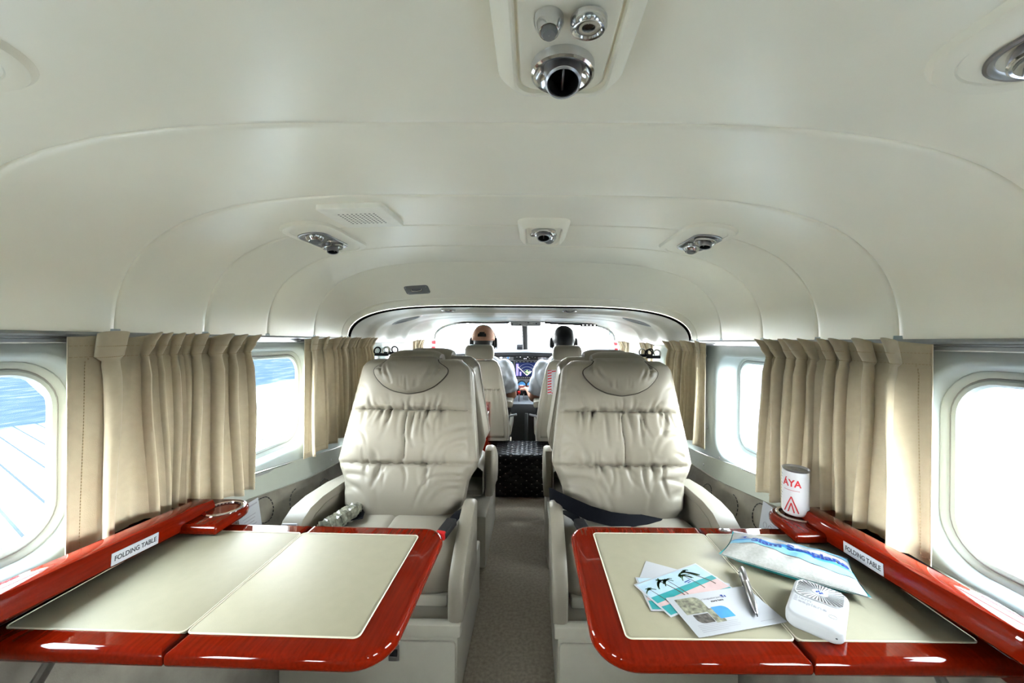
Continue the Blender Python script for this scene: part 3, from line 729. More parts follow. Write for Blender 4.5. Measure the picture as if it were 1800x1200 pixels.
curtain('long beige curtain with stitched header hanging left of the left table', -1, .685, 1.12, 1.042, .632, .598, 9, 4, .040, lead=2.6)
curtain('long beige curtain with stitched header behind the drink can', 1, .695, 1.15, 1.042, .640, .585, 10, 17, .042, lead=2.2)
curtain('bunched beige curtain between the left seat and its window', -1, 1.41, 1.98, 1.026, .585, .60, 12, 23, .036, lead=1.6, name='curtain')
curtain('bunched beige curtain behind the right seat headrest', 1, 1.595, 1.98, 1.020, .58, .60, 8, 31, .036, lead=1.5, name='curtain')
curtain('short beige curtain at the left crew door window', -1, 2.62, 2.84, .995, .62, .62, 5, 37, .03, xw=.76)
curtain('short beige curtain at the right crew door window nearer the windshield', 1, 2.72, 2.94, .995, .62, .62, 5, 41, .03, xw=.755)
curtain('narrow beige curtain between the right seat rows and the crew door', 1, 2.22, 2.40, .998, .62, .62, 4, 43, .03, xw=.765)

# ------------------------------------------------------------------ folding tables
def leaf(t, name, x0, x1, y0, y1, rad, bord, z=.622):
    m = MB(); m.slab(x0, x1, y0, y1, rad, -.024, 0, .010, 10, seg=6); o = m.build(name, 'wood', t, ang=50)
    bx0, bx1, by0, by1 = bord
    m = MB(); m.slab(x0 + bx0, x1 - bx1, y0 + by0, y1 - by1, .008, -.004, .0010, .0008, 5, seg=2); il = m.build('inlay', 'inlay', o, ang=50)
    m = MB(); m.ring([(a, b, .0006) for a, b in rr(x0 + bx0, x1 - bx1, y0 + by0, y1 - by1, .008, 5)], .0013, 6); m.build('inlay_welt', 'inlay_edge', o)
    return o
tl = empty('folding_table', (-.424, .68, .622), R_(-.9), 'glossy mahogany folding table with bare cream inlay on the left', 'table', 'mahogany folding tables')
leaf(tl, 'inner_leaf', .0008, .300, -.172, .172, (.05, .002, .002, .055), (.001, .052, .033, .038))
leaf(tl, 'outer_leaf', -.285, -.0008, -.172, .172, .002, (.02, .001, .033, .038))
tr = empty('folding_table', (.434, .69, .622), R_(.4), 'glossy mahogany folding table with postcards and a pouch on it', 'table', 'mahogany folding tables')
leaf(tr, 'inner_leaf', -.286, -.0008, -.178, .178, (.002, .048, .06, .002), (.048, .001, .034, .036))
leaf(tr, 'outer_leaf', .0008, .275, -.178, .178, .002, (.001, .02, .034, .036))
for t, sg in ((tl, -1), (tr, 1)):
    for yy in (-.10, .10):
        m = MB(); m.box((0, yy, -.0265), (.05, .03, .004), .001, 1); m.build('hinge', 'steel', t)
    m = MB()
    for yy in (-.12, .12): m.tube([(-sg * .18, yy, -.028), (sg * .20, yy, -.028), (sg * .25, yy, -.11)], .008, 8)
    m.build('support_arm', 'steel', t)

# ------------------------------------------------------------------ wall ledges with cup holders
def ledge(sg, label):
    t = empty('side_ledge', (sg * .70, .2, .60), label=label, cat='ledge', group='mahogany side ledges')
    L = t.location
    def W2(p): return Vector(p) - L
    # slot and shade strip along the wall, rounded nose with cup holder at far end
    x0, x1 = (-.795, -.588) if sg < 0 else (.600, .795)
    def at(px, py, pz): return W2((px, py, pz))
    m = MB(); mx = Matrix.Translation(-L)
    rad = (.055, .055, .004, .004)
    m.slab(x0 + (.02 if sg < 0 else 0), x1 - (0 if sg < 0 else .02), .79, .925, (.060, .02, .004, .004) if sg < 0 else (.02, .060, .004, .004), .6255, .646, .008, 8, mx, 5); m.build('cup_shelf', 'wood', t, ang=50)
    c = (-.634, .868) if sg < 0 else (.657, .878)
    m = MB(); m.lathe([(.031, .0), (.032, .0025), (.036, .003), (.0385, .001), (.0385, -.004)], 32, Matrix.Translation(at(c[0], c[1], .6465))); m.build('cup_ring', 'chrome', t)
    m = MB(); m.lathe([(.0005, -.0012), (.031, -.0010), (.0315, .0015)], 28, Matrix.Translation(at(c[0], c[1], .6470))); m.build('cup_mat', 'rubber', t)
    m = MB(); m.box(at(sg * .757, .52, .600), (.085, .72, .05), .004); m.build('table_slot', 'wood_dark', t)
    m = MB(); m.box(at(sg * .722, .49, .644), (.075, .66, .012), .003); m.build('gap_shade', 'void', t)  # near-black strip put in for the shade of the gap behind the bar
    # lid bar above the table, rising slightly toward the camera
    ya, yb = .455, .880; ns = 14; rings = []
    za, zb = .672, .646
    sec = [(.032, -.022), (.036, -.018), (.036, .008), (.031, .0165), (.025, .018), (-.004, .018), (-.008, .015), (-.008, -.019), (-.004, -.022)]
    for i, y in enumerate([ya, ya + .003] + [lerp(ya + .003, yb - .006, k / ns) for k in range(1, ns + 1)] + [yb - .002, yb]):
        k = .93 if i == 0 else (.97 if y > yb - .004 else 1) * (.88 if y >= yb else 1)
        rings.append([at(sg * (.697 - a * k), y, lerp(za, zb, (y - ya) / (yb - ya)) + b_ * k) for a, b_ in sec])
    bar = MB().loft(rings).build('lid_bar', 'wood', t, ang=42)
    # label plate on its inner face
    yl = .700 if sg < 0 else .705; zl = lerp(za, zb, (yl - ya) / (yb - ya)) - .007
    sl = (zb - za) / (yb - ya); dirv = Vector((0, -1, -sl)) if sg > 0 else Vector((0, 1, sl))
    fx = frame(at(sg * (.697 - .0364), yl, zl), dirv, (0, 0, 1))
    pl = MB(); pl.slab(-.042, .042, -.0105, .0105, .0006, 0, .0008, .0002, 2, fx, 2); pl = pl.build('label_plate', 'paper', t)
    text('lettering', 'FOLDING TABLE', .0118, 'ink', pl, fx @ Matrix.Translation((0, -.0003, .0009)), bold=.00022, sx=.86)
    return t
ledge(-1, 'mahogany side ledge with empty cup holder and FOLDING TABLE label on the left wall')
ledge(1, 'mahogany side ledge with FOLDING TABLE label holding the drink can on the right wall')

# can
cn = empty('drink_can', (.657, .878, .6492), R_(-58), 'small white drink can with red lettering in the right cup holder', 'can')
m = MB(); m.lathe([(.0005, .001), (.021, .001), (.0235, .003), (.0262, .008), (.0262, .094), (.0258, .098)], 36); m.build('body', 'can_print', cn)
m = MB(); m.lathe([(.0258, .098), (.0268, .0995), (.0272, .1015), (.0262, .1025), (.0245, .101), (.0235, .098), (.0005, .098)], 36); lid = m.build('lid', 'steel', cn)
m = MB(); m.slab(-.006, .006, -.011, .009, .005, .0985, .0998, .0005, 5); m.build('pull_tab', 'steel', lid)
def cyl(r, z0, a0): return lambda p: Vector((r * math.sin(p.x / r + a0), -r * math.cos(p.x / r + a0), z0 + p.y))
text('lettering', '\u00c1YA', .021, 'red_print', cn, fn=cyl(.0265, .073, .12), bold=.0006, sx=.9, sub=1)
mb = MB()
f = cyl(.0265, .026, .12)
for a, b_ in (((-.014, -.016), (0, .018)), ((.014, -.016), (0, .018)), ((-.006, -.016), (0, .004)), ((.006, -.016), (0, .004))):
    pts = [Vector((lerp(a[0], b_[0], k / 6), lerp(a[1], b_[1], k / 6), 0)) for k in range(7)]
    mb.tube([f(p) for p in pts], .0014, 4)
mb.tube([cyl(.0265, .058, .12)(Vector((lerp(-.016, .016, k / 8), 0, 0))) for k in range(9)], .0004, 4)
mb.build('emblem', 'red_print', cn)
mb = MB()
for k in range(9): mb.tube([cyl(.0264, .088 - k * .007, -1.05)(Vector((lerp(-.010, .009 - (k % 3) * .003, q / 5), 0, 0))) for q in range(6)], .0005, 4)
mb.build('small_print', 'ink_grey', cn, kind='stuff')

# ------------------------------------------------------------------ things on the right table
ZT = .6232
def poly(mb, pts, z, mx, mi):
    mb.mi = mi; mb.add([(x, y, z) for x, y in pts], [tuple(range(len(pts)))], mx)
def stroke(mb, pts, w, z, mi):
    mb.mi = mi; V = []; F = []
    for i, p in enumerate(pts):
        a = pts[max(0, i - 1)]; b_ = pts[min(len(pts) - 1, i + 1)]; dx, dy = b_[0] - a[0], b_[1] - a[1]; l = math.hypot(dx, dy) or 1
        ww = w * (1 - .4 * i / max(1, len(pts) - 1)); V += [(p[0] - dy / l * ww, p[1] + dx / l * ww, z), (p[0] + dy / l * ww, p[1] - dx / l * ww, z)]
    for i in range(len(pts) - 1): F.append((2 * i, 2 * i + 1, 2 * i + 3, 2 * i + 2))
    mb.add(V, F)
def palm(mb, x, y, h, lean, z, rnd, s=1.0):
    top = (x + lean, y + h)
    stroke(mb, [(x + lean * (t ** 1.6), y + h * t) for t in [k / 8 for k in range(9)]], .0011 * s, z, 4)
    for k in range(11):
        a = rnd.uniform(-.4, PI + .4); L_ = rnd.uniform(.010, .017) * s
        stroke(mb, [(top[0] + L_ * t * math.cos(a), top[1] + L_ * t * math.sin(a) - .010 * s * t * t) for t in (0, .25, .5, .75, 1)], .0016 * s, z + .00006, 3)
def card(label, c, ang, w, h, z, kind):
    o = empty('postcard', (c[0], c[1], z), R_(ang), label, 'postcard', 'postcards on the right table')
    m = MB(); m.slab(-w / 2, w / 2, -h / 2, h / 2, .0008, 0, .0006, .0002, 2, None, 2); m.build('card', 'paper', o)
    z1 = .00075; rnd = random.Random(int(c[0] * 1000))
    if kind == 'beach':
        mb = MB(); b_ = .003; X0, X1, Y0, Y1 = -w / 2 + b_, w / 2 - b_, -h / 2 + b_, h / 2 - b_; H = Y1 - Y0
        poly(mb, [(X0, Y0), (X1, Y0), (X1, Y0 + .10 * H), (X0, Y0 + .26 * H)], z1, None, 1)
        poly(mb, [(X0, Y0 + .26 * H), (X1, Y0 + .10 * H), (X1, Y0 + .42 * H), (X0, Y0 + .36 * H)], z1, None, 2)
        poly(mb, [(X0, Y0 + .36 * H), (X1, Y0 + .42 * H), (X1, Y0 + .55 * H), (X0, Y0 + .55 * H)], z1, None, 1)
        poly(mb, [(X0, Y0 + .55 * H), (X1, Y0 + .55 * H), (X1, Y1), (X0, Y1)], z1, None, 0)
        for px, hh, ln, s in ((X0 + .018, .036, -.006, .8), (X0 + .055, .045, -.012, 1.15), (X0 + .062, .043, -.006, .9), (X0 + .100, .040, -.008, .9), (X1 - .014, .046, -.024, 1.25)):
            palm(mb, px, Y0 + .30 * H, hh * h / .085, ln, z1 + .00012, rnd, s * h / .085)
        stroke(mb, [(X0 + .080, Y0 + .62 * H), (X0 + .094, Y0 + .64 * H)], .0012, z1 + .0001, 5); stroke(mb, [(X0 + .084, Y0 + .58 * H), (X0 + .092, Y0 + .59 * H)], .0009, z1 + .0001, 5)
        mb.build('beach_print', ['card_sky', 'card_sea', 'card_sand', 'card_palm', 'card_trunk', 'ink_blue'], o, smooth=False)
    elif kind == 'info':
        mb = MB(); poly(mb, rr(-.064, -.022, .000, .034, (.012, .001, .001, .001), 5), z1, None, 0); mb.build('cabin_photo', ['card_room'], o, smooth=False)
        mb = MB(); poly(mb, rr(-.056, -.030, -.020, -.002, (.001, .001, .010, .001), 5), z1, None, 0); mb.build('seat_photo', ['card_room2'], o, smooth=False)
        mb = MB(); poly(mb, rr(-.029, -.012, -.022, .006, .001, 4), z1 + .00003, None, 0); mb.build('crew_photo', ['card_room'], o, smooth=False)
        mb = MB(); poly(mb, rr(-.018, .008, -.016, .008, (.010, .001, .001, .001), 5), z1 + .00006, None, 0); mb.build('plane_photo', ['print_blue'], o, smooth=False)
        mb = MB(); poly(mb, [(.016, .030), (.020, .030), (.020, .024), (.016, .024)], z1, None, 0); poly(mb, [(.0215, .028), (.024, .028), (.024, .024), (.0215, .024)], z1, None, 0); mb.build('logo', ['ink_blue'], o, smooth=False)
        text('headline', 'Your imagination journey', .0052, 'ink_grey', o, Matrix.Translation((-.004, .026, z1)), sx=.9, ext=.00005)
        text('headline', 'starts here', .0052, 'ink', o, Matrix.Translation((.003, .0195, z1)), sx=1.0, ext=.00005, bold=.0001)
        mb = MB()
        for k in range(5): stroke(mb, [(-.062, -.0225 - .0030 * k), ((.006 if k < 4 else -.02) - .003 * (k % 2), -.0225 - .0030 * k)], .0005, z1, 0)
        stroke(mb, [(.036, -.033), (.060, -.033)], .0005, z1, 0)
        mb.build('small_print', ['ink_grey'], o, smooth=False, kind='stuff')
    return o
card('plain white postcard lying lowest, poking out behind the beach cards', (.322, .662), -27, .140, .080, ZT + .0002, 'blank')
card('palm beach postcard lowest but one, peeping out lower left', (.318, .640), 2, .145, .082, ZT + .0010, 'beach')
card('palm beach postcard with tall palms lying on top of the other beach card', (.320, .652), 26, .146, .083, ZT + .0019, 'beach')
card('white information postcard with small cabin photos under the silver pen', (.360, .600), 13, .148, .083, ZT + .0028, 'info')
# pen
p0 = Vector((.401, .582, ZT + .0060)); p1 = Vector((.438, .694, ZT + .0092)); dv = (p1 - p0); Lp = dv.length
pn = empty('ballpoint_pen', p0, label='silver ballpoint pen lying across the information postcard', cat='pen')
mx = frame((0, 0, 0), dv.cross(Vector((0, 0, 1))), Vector((0, 0, 1))).to_3x3()
rot = Matrix.Translation((0, 0, 0)) @ Vector((0, 0, 1)).rotation_difference(dv).to_matrix().to_4x4()
m = MB(); m.lathe([(.0012, .006), (.0022, .008), (.0046, .024), (.0054, .032), (.0054, .078), (.0049, .079), (.0049, .081), (.0056, .082), (.0056, Lp - .002), (.0048, Lp), (.0003, Lp)], 20, rot); m.build('barrel', 'steel', pn)
m = MB(); m.lathe([(.0003, 0), (.0008, .0005), (.0012, .006)], 10, rot); m.build('tip', 'black', pn)
m = MB(); m.box((-.0035, .0062, Lp - .022), (.0032, .0014, .040), .0006, 1, rot); m.box((-.0035, .005, Lp - .003), (.0032, .004, .003), .0006, 1, rot); m.build('clip', 'chrome', pn)

# pocket device with radial vent
dc = Vector((.4985, .5935, ZT)); da = math.atan2(.076, .068)
dev = empty('pocket_device', dc, da - PI / 2, 'rounded white pocket device with radial vent bars and grey lettering', 'gadget')
m = MB(); m.slab(-.035, .035, -.055, .055, .016, 0, .0212, .006, 10, None, 6); m.build('casing', 'white', dev)
m = MB(); m.slab(-.030, .030, .002, .049, .012, .0212, .0216, .0002, 8, None, 2); m.build('vent_recess', 'vent_grey', dev)
cxv, cyv = 0, .0265
for k in range(34):
    a = 2 * PI * k / 34; ca, sa = math.cos(a), math.sin(a)
    rmax = min(.0298 / max(1e-6, abs(ca)), .0232 / max(1e-6, abs(sa))); rmax = min(rmax, .0335)
    m = MB(); m.tube([(cxv + ca * .009, cyv + sa * .0075, .0217), (cxv + ca * rmax, cyv + sa * rmax, .0217)], [.0006, .0011], 6); m.build('vent_bar', 'white', dev)
m = MB(); m.ring([(a, b_, .0217) for a, b_ in rr(-.030, .030, .002, .049, .012, 8)], .0009, 6); m.build('vent_rim', 'white', dev)
m = MB(); m.lathe([(.0003, .0226), (.0098, .0226), (.0105, .0220), (.0106, .0215)], 28, Matrix.Translation((cxv, cyv, 0)) @ Matrix.Diagonal((1, .8, 1, 1))); bd = m.build('vent_hub', 'white', dev)
m = MB()
for dx, dy in ((-.0022, .001), (.0022, -.001)):
    m.add([(cxv + dx - .003, cyv + dy - .0035, .0228), (cxv + dx - .001, cyv + dy - .0035, .0228), (cxv + dx + .0008, cyv + dy - .0005, .0228), (cxv + dx + .003, cyv + dy - .0005, .0228), (cxv + dx + .001, cyv + dy + .0035, .0228), (cxv + dx - .0012, cyv + dy + .0035, .0228), (cxv + dx + .0004, cyv + dy + .0008, .0228), (cxv + dx - .0025, cyv + dy + .0008, .0228)], [(0, 1, 2, 7), (7, 2, 3, 6), (6, 3, 4, 5)])
m.build('emblem', 'ink_blue', dev, smooth=False)
text('lettering', 'Siam', .0095, 'ink_grey', dev, Matrix.Translation((-.029, -.006, .0213)), align='LEFT', sx=1.25, bold=.00018)
text('lettering', 'Seaplane', .0095, 'ink_grey', dev, Matrix.Translation((-.029, -.0145, .0213)), align='LEFT', sx=1.25, bold=.00018)
m = MB(); m.ring([(.020 + .005 * math.cos(2 * PI * i / 16), -.024 + .004 * math.sin(2 * PI * i / 16), .0212) for i in range(16)], .0004, 5); m.build('power_mark', 'plastic_grey', dev)
for x, w in ((-.018, .010), (.014, .010), (.026, .003)):
    m = MB(); m.box((x, -.0532, .010), (w, .0012, .0016), .0004, 1); m.build('port', 'ink', dev)

# fabric pouch
C = [Vector((.487, .822)), Vector((.418, .738)), Vector((.600, .616)), Vector((.650, .722))]   # far-left, near-left, near-right, far-right
pc = (C[0] + C[1] + C[2] + C[3]) / 4
po = empty('zip_pouch', (pc.x, pc.y, ZT), label='puffy off-white canvas zip pouch with blue wave print and lettering', cat='pouch')
def pouch(u, v, side=1, off=0):     # u,v in 0..1 (u along, v from near edge to far edge)
    pinch = .10 * (u - .5) * (1 - (2 * v - 1) ** 2)
    u2 = u - pinch * .6 * (abs(2 * u - 1) ** 3); v2 = v + .05 * math.sin(PI * u) * (.5 - v) * -1
    a = C[1].lerp(C[2], u2); b_ = C[0].lerp(C[3], u2); p = a.lerp(b_, v2)
    e = (1 - abs(2 * u - 1) ** 3.2) * (1 - abs(2 * v - 1) ** 2.4); e = max(0, e) ** .62
    wr = .0012 * math.sin(19 * u + 6 * v) * e + .0010 * math.sin(31 * u - 11 * v)
    z = .010 + .002 * u + .017 * e * (.85 + .2 * u) + wr * e if side > 0 else .012 + .002 * u - min(.0095 + .002 * u, .022 * e)
    return Vector((p.x - pc.x, p.y - pc.y, max(.0006, z + off)))
nu, nv = 44, 26
def pm(u, v): return 0
MB().grid([[pouch(i / nu, j / nv) for i in range(nu + 1)] for j in range(nv + 1)]).build('top_panel', 'canvas', po, ang=70)
MB().grid([[pouch(i / nu, j / nv, -1) for i in range(nu + 1)] for j in range(nv + 1)]).build('bottom_panel', 'teal', po, ang=70)
def wave_band(lo, hi, m, u0=0.02, u1=.985, off=.0010, nm='wave_print'):
    MB().grid([[pouch(lerp(u0, u1, i / 60), lerp(lo(lerp(u0, u1, i / 60)), hi(lerp(u0, u1, i / 60)), k / 6), 1, off) for i in range(61)] for k in range(7)]).build(nm, m, po, ang=80)
wave_band(lambda u: .36 + .10 * math.sin(5.5 * u + .3), lambda u: .47 + .10 * math.sin(5.5 * u + .1) + .08 * u, 'print_pale_blue', off=.0010)
wave_band(lambda u: .47 + .10 * math.sin(5.5 * u + .1) + .08 * u, lambda u: .52 + .11 * math.sin(5.0 * u + .0) + .10 * u, 'print_blue', off=.0010)
wave_band(lambda u: .86 - .05 * u, lambda u: .985, 'print_pale_blue', u0=.42, off=.0010)
text('lettering', 'Siam Seaplane', .0245, 'ink_blue', po, fn=lambda p: pouch(.585 + p.x / .205, .575 + p.y / .115, 1, .0018), bold=.0008, sx=1.12, sub=1)
mb = MB(); em = []
for pts in ([(.07, 0.600), (.13, 0.635), (.21, 0.640), (.15, 0.620)], [(.09, 0.665), (.13, 0.690), (.185, 0.675), (.14, 0.670)], [(.125, 0.625), (.15, 0.695), (.162, 0.690), (.145, 0.625)], [(.10, 0.590), (.15, 0.600), (.19, 0.615), (.14, 0.605)]):
    n0 = len(mb.V); mb.add([pouch(u, v, 1, .0018) for u, v in pts], [(0, 1, 2, 3)])
mb.build('emblem', 'ink_blue', po, smooth=False)
MB().tube([pouch(.01 + .98 * i / 30, .995, 1, .001) for i in range(31)], .0022, 6).build('zip', 'white', po)
zp = pouch(.0, 1.0)
m = MB(); m.box((zp.x - .010, zp.y + .004, .012), (.014, .009, .004), .001, 1); m.ring([(zp.x - .020 + .005 * math.cos(2 * PI * i / 14), zp.y + .005 + .004 * math.sin(2 * PI * i / 14), .012) for i in range(14)], .0014, 5); m.build('zip_pull', 'steel', po)

# cards tucked into the wall pockets
def safety(label, sg, y, z, tilt, extra):
    o = empty('safety_card', (sg * .735, y, z), label=label, cat='card', group='cards in the wall pockets')
    fx = frame((0, 0, 0), (0, 1, 0) if sg < 0 else (0, -1, 0), (sg * .15, 0, 1))
    m = MB(); m.slab(-.055, .055, -.045, .045, .001, -.0004, .0004, .0001, 2, fx, 2); m.build('card', 'paper', o)
    mb = MB()
    for k in range(4): mb.box((.012, .008 - k * .009, .0006), (.05 - .008 * (k % 3), .0022, .0003), 0, 1, fx)
    mb.box((.005, .034, .0006), (.006, .006, .0003), 0, 1, fx); mb.box((.030, .034, .0006), (.036, .004, .0003), 0, 1, fx)
    mb.build('print', 'ink_grey', o, kind='stuff')
    if extra:
        m = MB(); m.box((-.040, .026, .0006), (.028, .012, .0003), 0, 1, fx); m.build('red_picture', 'red_print', o)
        m = MB(); m.box((-.040, .006, .0006), (.028, .022, .0003), 0, 1, fx); m.build('brown_picture', 'card_room2', o)
    else:
        for q in range(3):
            m = MB(); m.ring([fx @ Vector((-.03 + .022 * q + .008 * math.cos(2 * PI * i / 16), -.014 + .008 * math.sin(2 * PI * i / 16), .0006)) for i in range(16)], .001, 5); m.build('diagram', 'ink_grey', o)
safety('white card with red picture tucked in the left wall pocket', -1, 1.075, .515, 0, True)
safety('white diagram card tucked in the right wall pocket below the can', 1, 1.085, .52, 0, False)

# ------------------------------------------------------------------ ceiling fittings
def cz(x, y):
    b = zr(y) - .004; return b + (topz(y) - b) * max(0, 1 - abs(x / WH) ** 4.3) ** .4
def cframe(x, y):
    """local z points down into the cabin, local x to the right, local y towards the tail"""
    e = .004; dx = (cz(x + e, y) - cz(x - e, y)) / (2 * e); dy = (cz(x, y + e) - cz(x, y - e)) / (2 * e)
    return frame((x, y, cz(x, y)), (1, 0, dx), (0, -1, -dy))
def vent(parent, mx, r, tilt, s=1.0):
    """gasper: outer ring, bowl, tilted nozzle with blade"""
    mx = mx @ Matrix.Translation((0, 0, .0050))
    m = MB(); m.lathe([(r * 1.02, -.007), (r, -.001), (r, .0025), (r * .93, .004), (r * .85, .0035), (r * .80, .0015), (r * .72, -.001), (r * .60, -.0035)], 40, mx); v = m.build('air_vent', 'chrome', parent)
    nx = mx @ Matrix.Translation((0, .003, .0015)) @ Matrix.Rotation(-tilt * .7, 4, 'X')
    m = MB(); m.lathe([(r * .60, -.012), (r * .60, .002), (r * .56, .014), (r * .50, .0155), (r * .47, .0145), (r * .46, .012)], 36, nx); nz = m.build('nozzle', 'steel', v)
    m = MB(); m.lathe([(r * .452, .0140), (r * .445, -.004), (.0004, -.0045)], 28, nx); m.build('throat', 'black', v)
    m = MB(); m.box((0, 0, .003), (r * .09, r * .86, .010), .001, 1, nx); m.build('vane', 'steel', v)
def lamp(parent, mx, r, tilt):
    nx = mx @ Matrix.Rotation(-tilt, 4, 'X')
    m = MB(); m.lathe([(r, 0), (r, .003), (r * .85, .008), (r * .66, .013), (r * .60, .0132)], 28, nx); l = m.build('reading_light', 'chrome', parent)
    m = MB(); m.lathe([(r * .58, .010), (r * .50, .014), (r * .46, .0155), (r * .42, .0165), (.0003, .0165)], 24, nx); m.build('lens', 'plastic_grey', l)
def centre_unit(y, flip, label):
    t = empty('reading_light_unit', (.088, y, cz(.088, y)), label=label, cat='light unit', group='overhead service panels')
    mx = Matrix.Translation(-Vector(t.location)) @ cframe(.088, y)
    m = MB(); prof = [(0, -.006), (0, .003), (.002, .006), (.013, .019), (.017, .0205), (.0195, .0195), (.021, .0145)]
    m.loft([[Vector((px, py, z)) for px, py in rr(-.066 + i, .066 - i, -.115 + i, .115 - i, .030, 8, -i * .6)] for i, z in prof], True, True, mx); m.build('housing', 'headliner', t)
    m = MB(); m.slab(-.043, .043, -.094, .094, .02, .012, .0172, .002, 6, mx, 3); m.build('face_plate', 'headliner', t)
    s = -1 if flip else 1
    vent(t, mx @ Matrix.Translation((0, -s * .058, .018)), .031, R_(28))
    lamp(t, mx @ Matrix.Translation((-.016 * s, .002 * s, .018)) , .0125 if not flip else .020, R_(10))
    if not flip:
        k = mx @ Matrix.Translation((.017, .002, .018)) @ Matrix.Rotation(R_(6), 4, 'X')
        m = MB(); m.lathe([(.0155, 0), (.0155, .006), (.0135, .009), (.0115, .0085), (.0105, .007), (.0085, .0075), (.0055, .0072), (.0050, .005)], 28, k); kb = m.build('call_socket', 'chrome', t)
        m = MB(); m.lathe([(.005, .0045), (.0003, .004)], 14, k); m.build('socket_hole', 'card_trunk', kb)
    else:
        for dx in (-.028, .028):
            m = MB(); m.lathe([(.008, 0), (.008, .004), (.005, .006), (.0003, .006)], 16, mx @ Matrix.Translation((dx, .03, .018))); m.build('switch', 'chrome', t)
centre_unit(.325, False, 'cream overhead panel with large chrome air vent nearest the camera')
centre_unit(1.055, True, 'small cream overhead panel with chrome vent and lamp further down the ceiling')
def side_unit(x, y, flip, label):
    t = empty('reading_light_unit', (x, y, cz(x, y)), label=label, cat='light unit', group='overhead service panels')
    mx = Matrix.Translation(-Vector(t.location)) @ cframe(x, y)
    xo = .012 if x > 0 else -.012; yo = -.035 if y < .5 else 0; ob = Matrix.Translation((xo, yo, 0))
    prof = [(0, -.008), (0, .001), (.006, .008), (.016, .0095), (.022, .0095), (.0235, .0080)]
    m = MB(); m.loft([[Vector((px, py, z)) for px, py in rr(-.066 + i, .066 - i, -.155 + i, .155 - i, .062, 12, -i)] for i, z in prof], True, True, mx); m.build('housing', 'headliner', t)
    m = MB(); m.loft([[Vector((px, py, z)) for px, py in rr(-.037 + i + xo, .037 - i + xo, -.088 + i + yo, .088 - i + yo, .034, 10, -i)] for i, z in [(0, .007), (0, .0105), (.003, .0112), (.006, .0095), (.008, .008)]], True, True, mx); m.build('bezel', 'steel', t)
    s = -1 if flip else 1
    vent(t, mx @ ob @ Matrix.Translation((0, s * .045, .0105)), .028, R_(15))
    lamp(t, mx @ ob @ Matrix.Translation((.002, -s * .050, .0095)), .024, R_(8))
    m = MB(); m.lathe([(.008, 0), (.008, .003), (.005, .004), (.0045, .002), (.0003, .002)], 16, mx @ ob @ Matrix.Translation((.018 * (1 if x < 0 else -1), -s * .004, .0095))); m.build('switch', 'chrome', t)
side_unit(-.512, 1.075, True, 'slanted overhead panel with chrome lamp and vent at ceiling left, beyond the speaker')
side_unit(.507, 1.075, False, 'slanted overhead panel with chrome lamp and vent at ceiling right, above the curtain')
side_unit(-.505, .262, True, 'overhead panel tip cut off at the left picture edge')
side_unit(.505, .262, True, 'overhead panel with grey lamp cut off at the right picture edge')
# loudspeaker cover
t = empty('speaker_grille', (-.340, .905, cz(-.34, .905)), label='flat cream perforated speaker cover on the ceiling', cat='speaker')
mx = Matrix.Translation(-Vector(t.location)) @ cframe(-.34, .905)
m = MB(); m.slab(-.073, .073, -.074, .074, .008, -.006, .012, .003, 5, mx, 4); m.build('cover', 'cover_cream', t)
mb = MB()
for i in range(9):
    for j in range(8):
        mb.lathe([(.0025, .0121), (.0003, .0122)], 8, mx @ Matrix.Translation((-.040 + i * .010, -.036 + j * .0100, 0)))
mb.build('perforation', 'ink', t, kind='stuff')
# flush latch on the sloping front panel
t = empty('ceiling_latch', (-.44, 1.675, cz(-.44, 1.675)), label='flush grey metal latch on the sloping front ceiling panel', cat='latch')
mx = Matrix.Translation(-Vector(t.location)) @ cframe(-.44, 1.675)
m = MB(); m.slab(-.052, .052, -.030, .030, .012, -.003, .004, .0015, 5, mx, 3); m.build('plate', 'plastic_grey', t)
m = MB(); m.slab(-.030, .030, -.016, .016, .008, .0036, .0045, .0003, 4, mx, 2); m.build('recess', 'ink_grey', t)
m = MB(); m.tube([(-.024, .010, .004), (-.020, .004, .010), (0, .002, .011), (.020, .004, .010), (.024, .010, .004)], .004, 8, True, mx); m.build('handle', 'chrome', t)
for a in (-1, 1):
    for b in (-1, 1):
        m = MB(); m.lathe([(.003, .0040), (.0025, .0052), (.0003, .0055)], 10, mx @ Matrix.Translation((a * .044, b * .022, 0))); m.build('screw', 'steel', t)

# ------------------------------------------------------------------ quilted box and wooden dividers
NQ = 8
def quilt_h(a, b):
    p = math.sin(PI * (a + b)) * math.sin(PI * (a - b)); return .005 * abs(p) ** .5
q = empty('quilted_box', (0, 2.47, 0), label='black diamond-quilted padded box at the end of the aisle', cat='storage box')
m = MB(); m.slab(-.178, .178, 0, .34, .02, .0, .262, .012, 5, None, 4); m.build('body', 'quilt', q)
def qp(u, s):   # u across -1..1 ; s distance from floor up the front then over the lid
    H = .268
    if s < H - .02: y, z, n = -.004, s, (0, -1, 0)
    elif s < H + .012: a = (s - (H - .02)) / .032 * PI / 2; y, z, n = -.004 + .02 * (1 - math.cos(a)), H - .02 + .02 * math.sin(a), (0, -math.cos(a), math.sin(a))
    else: y, z, n = .016 + (s - H - .012), H, (0, 0, 1)
    h = quilt_h(u * .178 / .068, s / .044) + .002 * (1 - abs(u) ** 8)
    return Vector((u * .176, y + n[1] * h, z + n[2] * h))
MB().grid([[qp(-1 + 2 * i / 90, .005 + .575 * j / 130) for i in range(91)] for j in range(131)]).build('quilted_cover', 'quilt', q, ang=80)
mb = MB(); ln = MB()
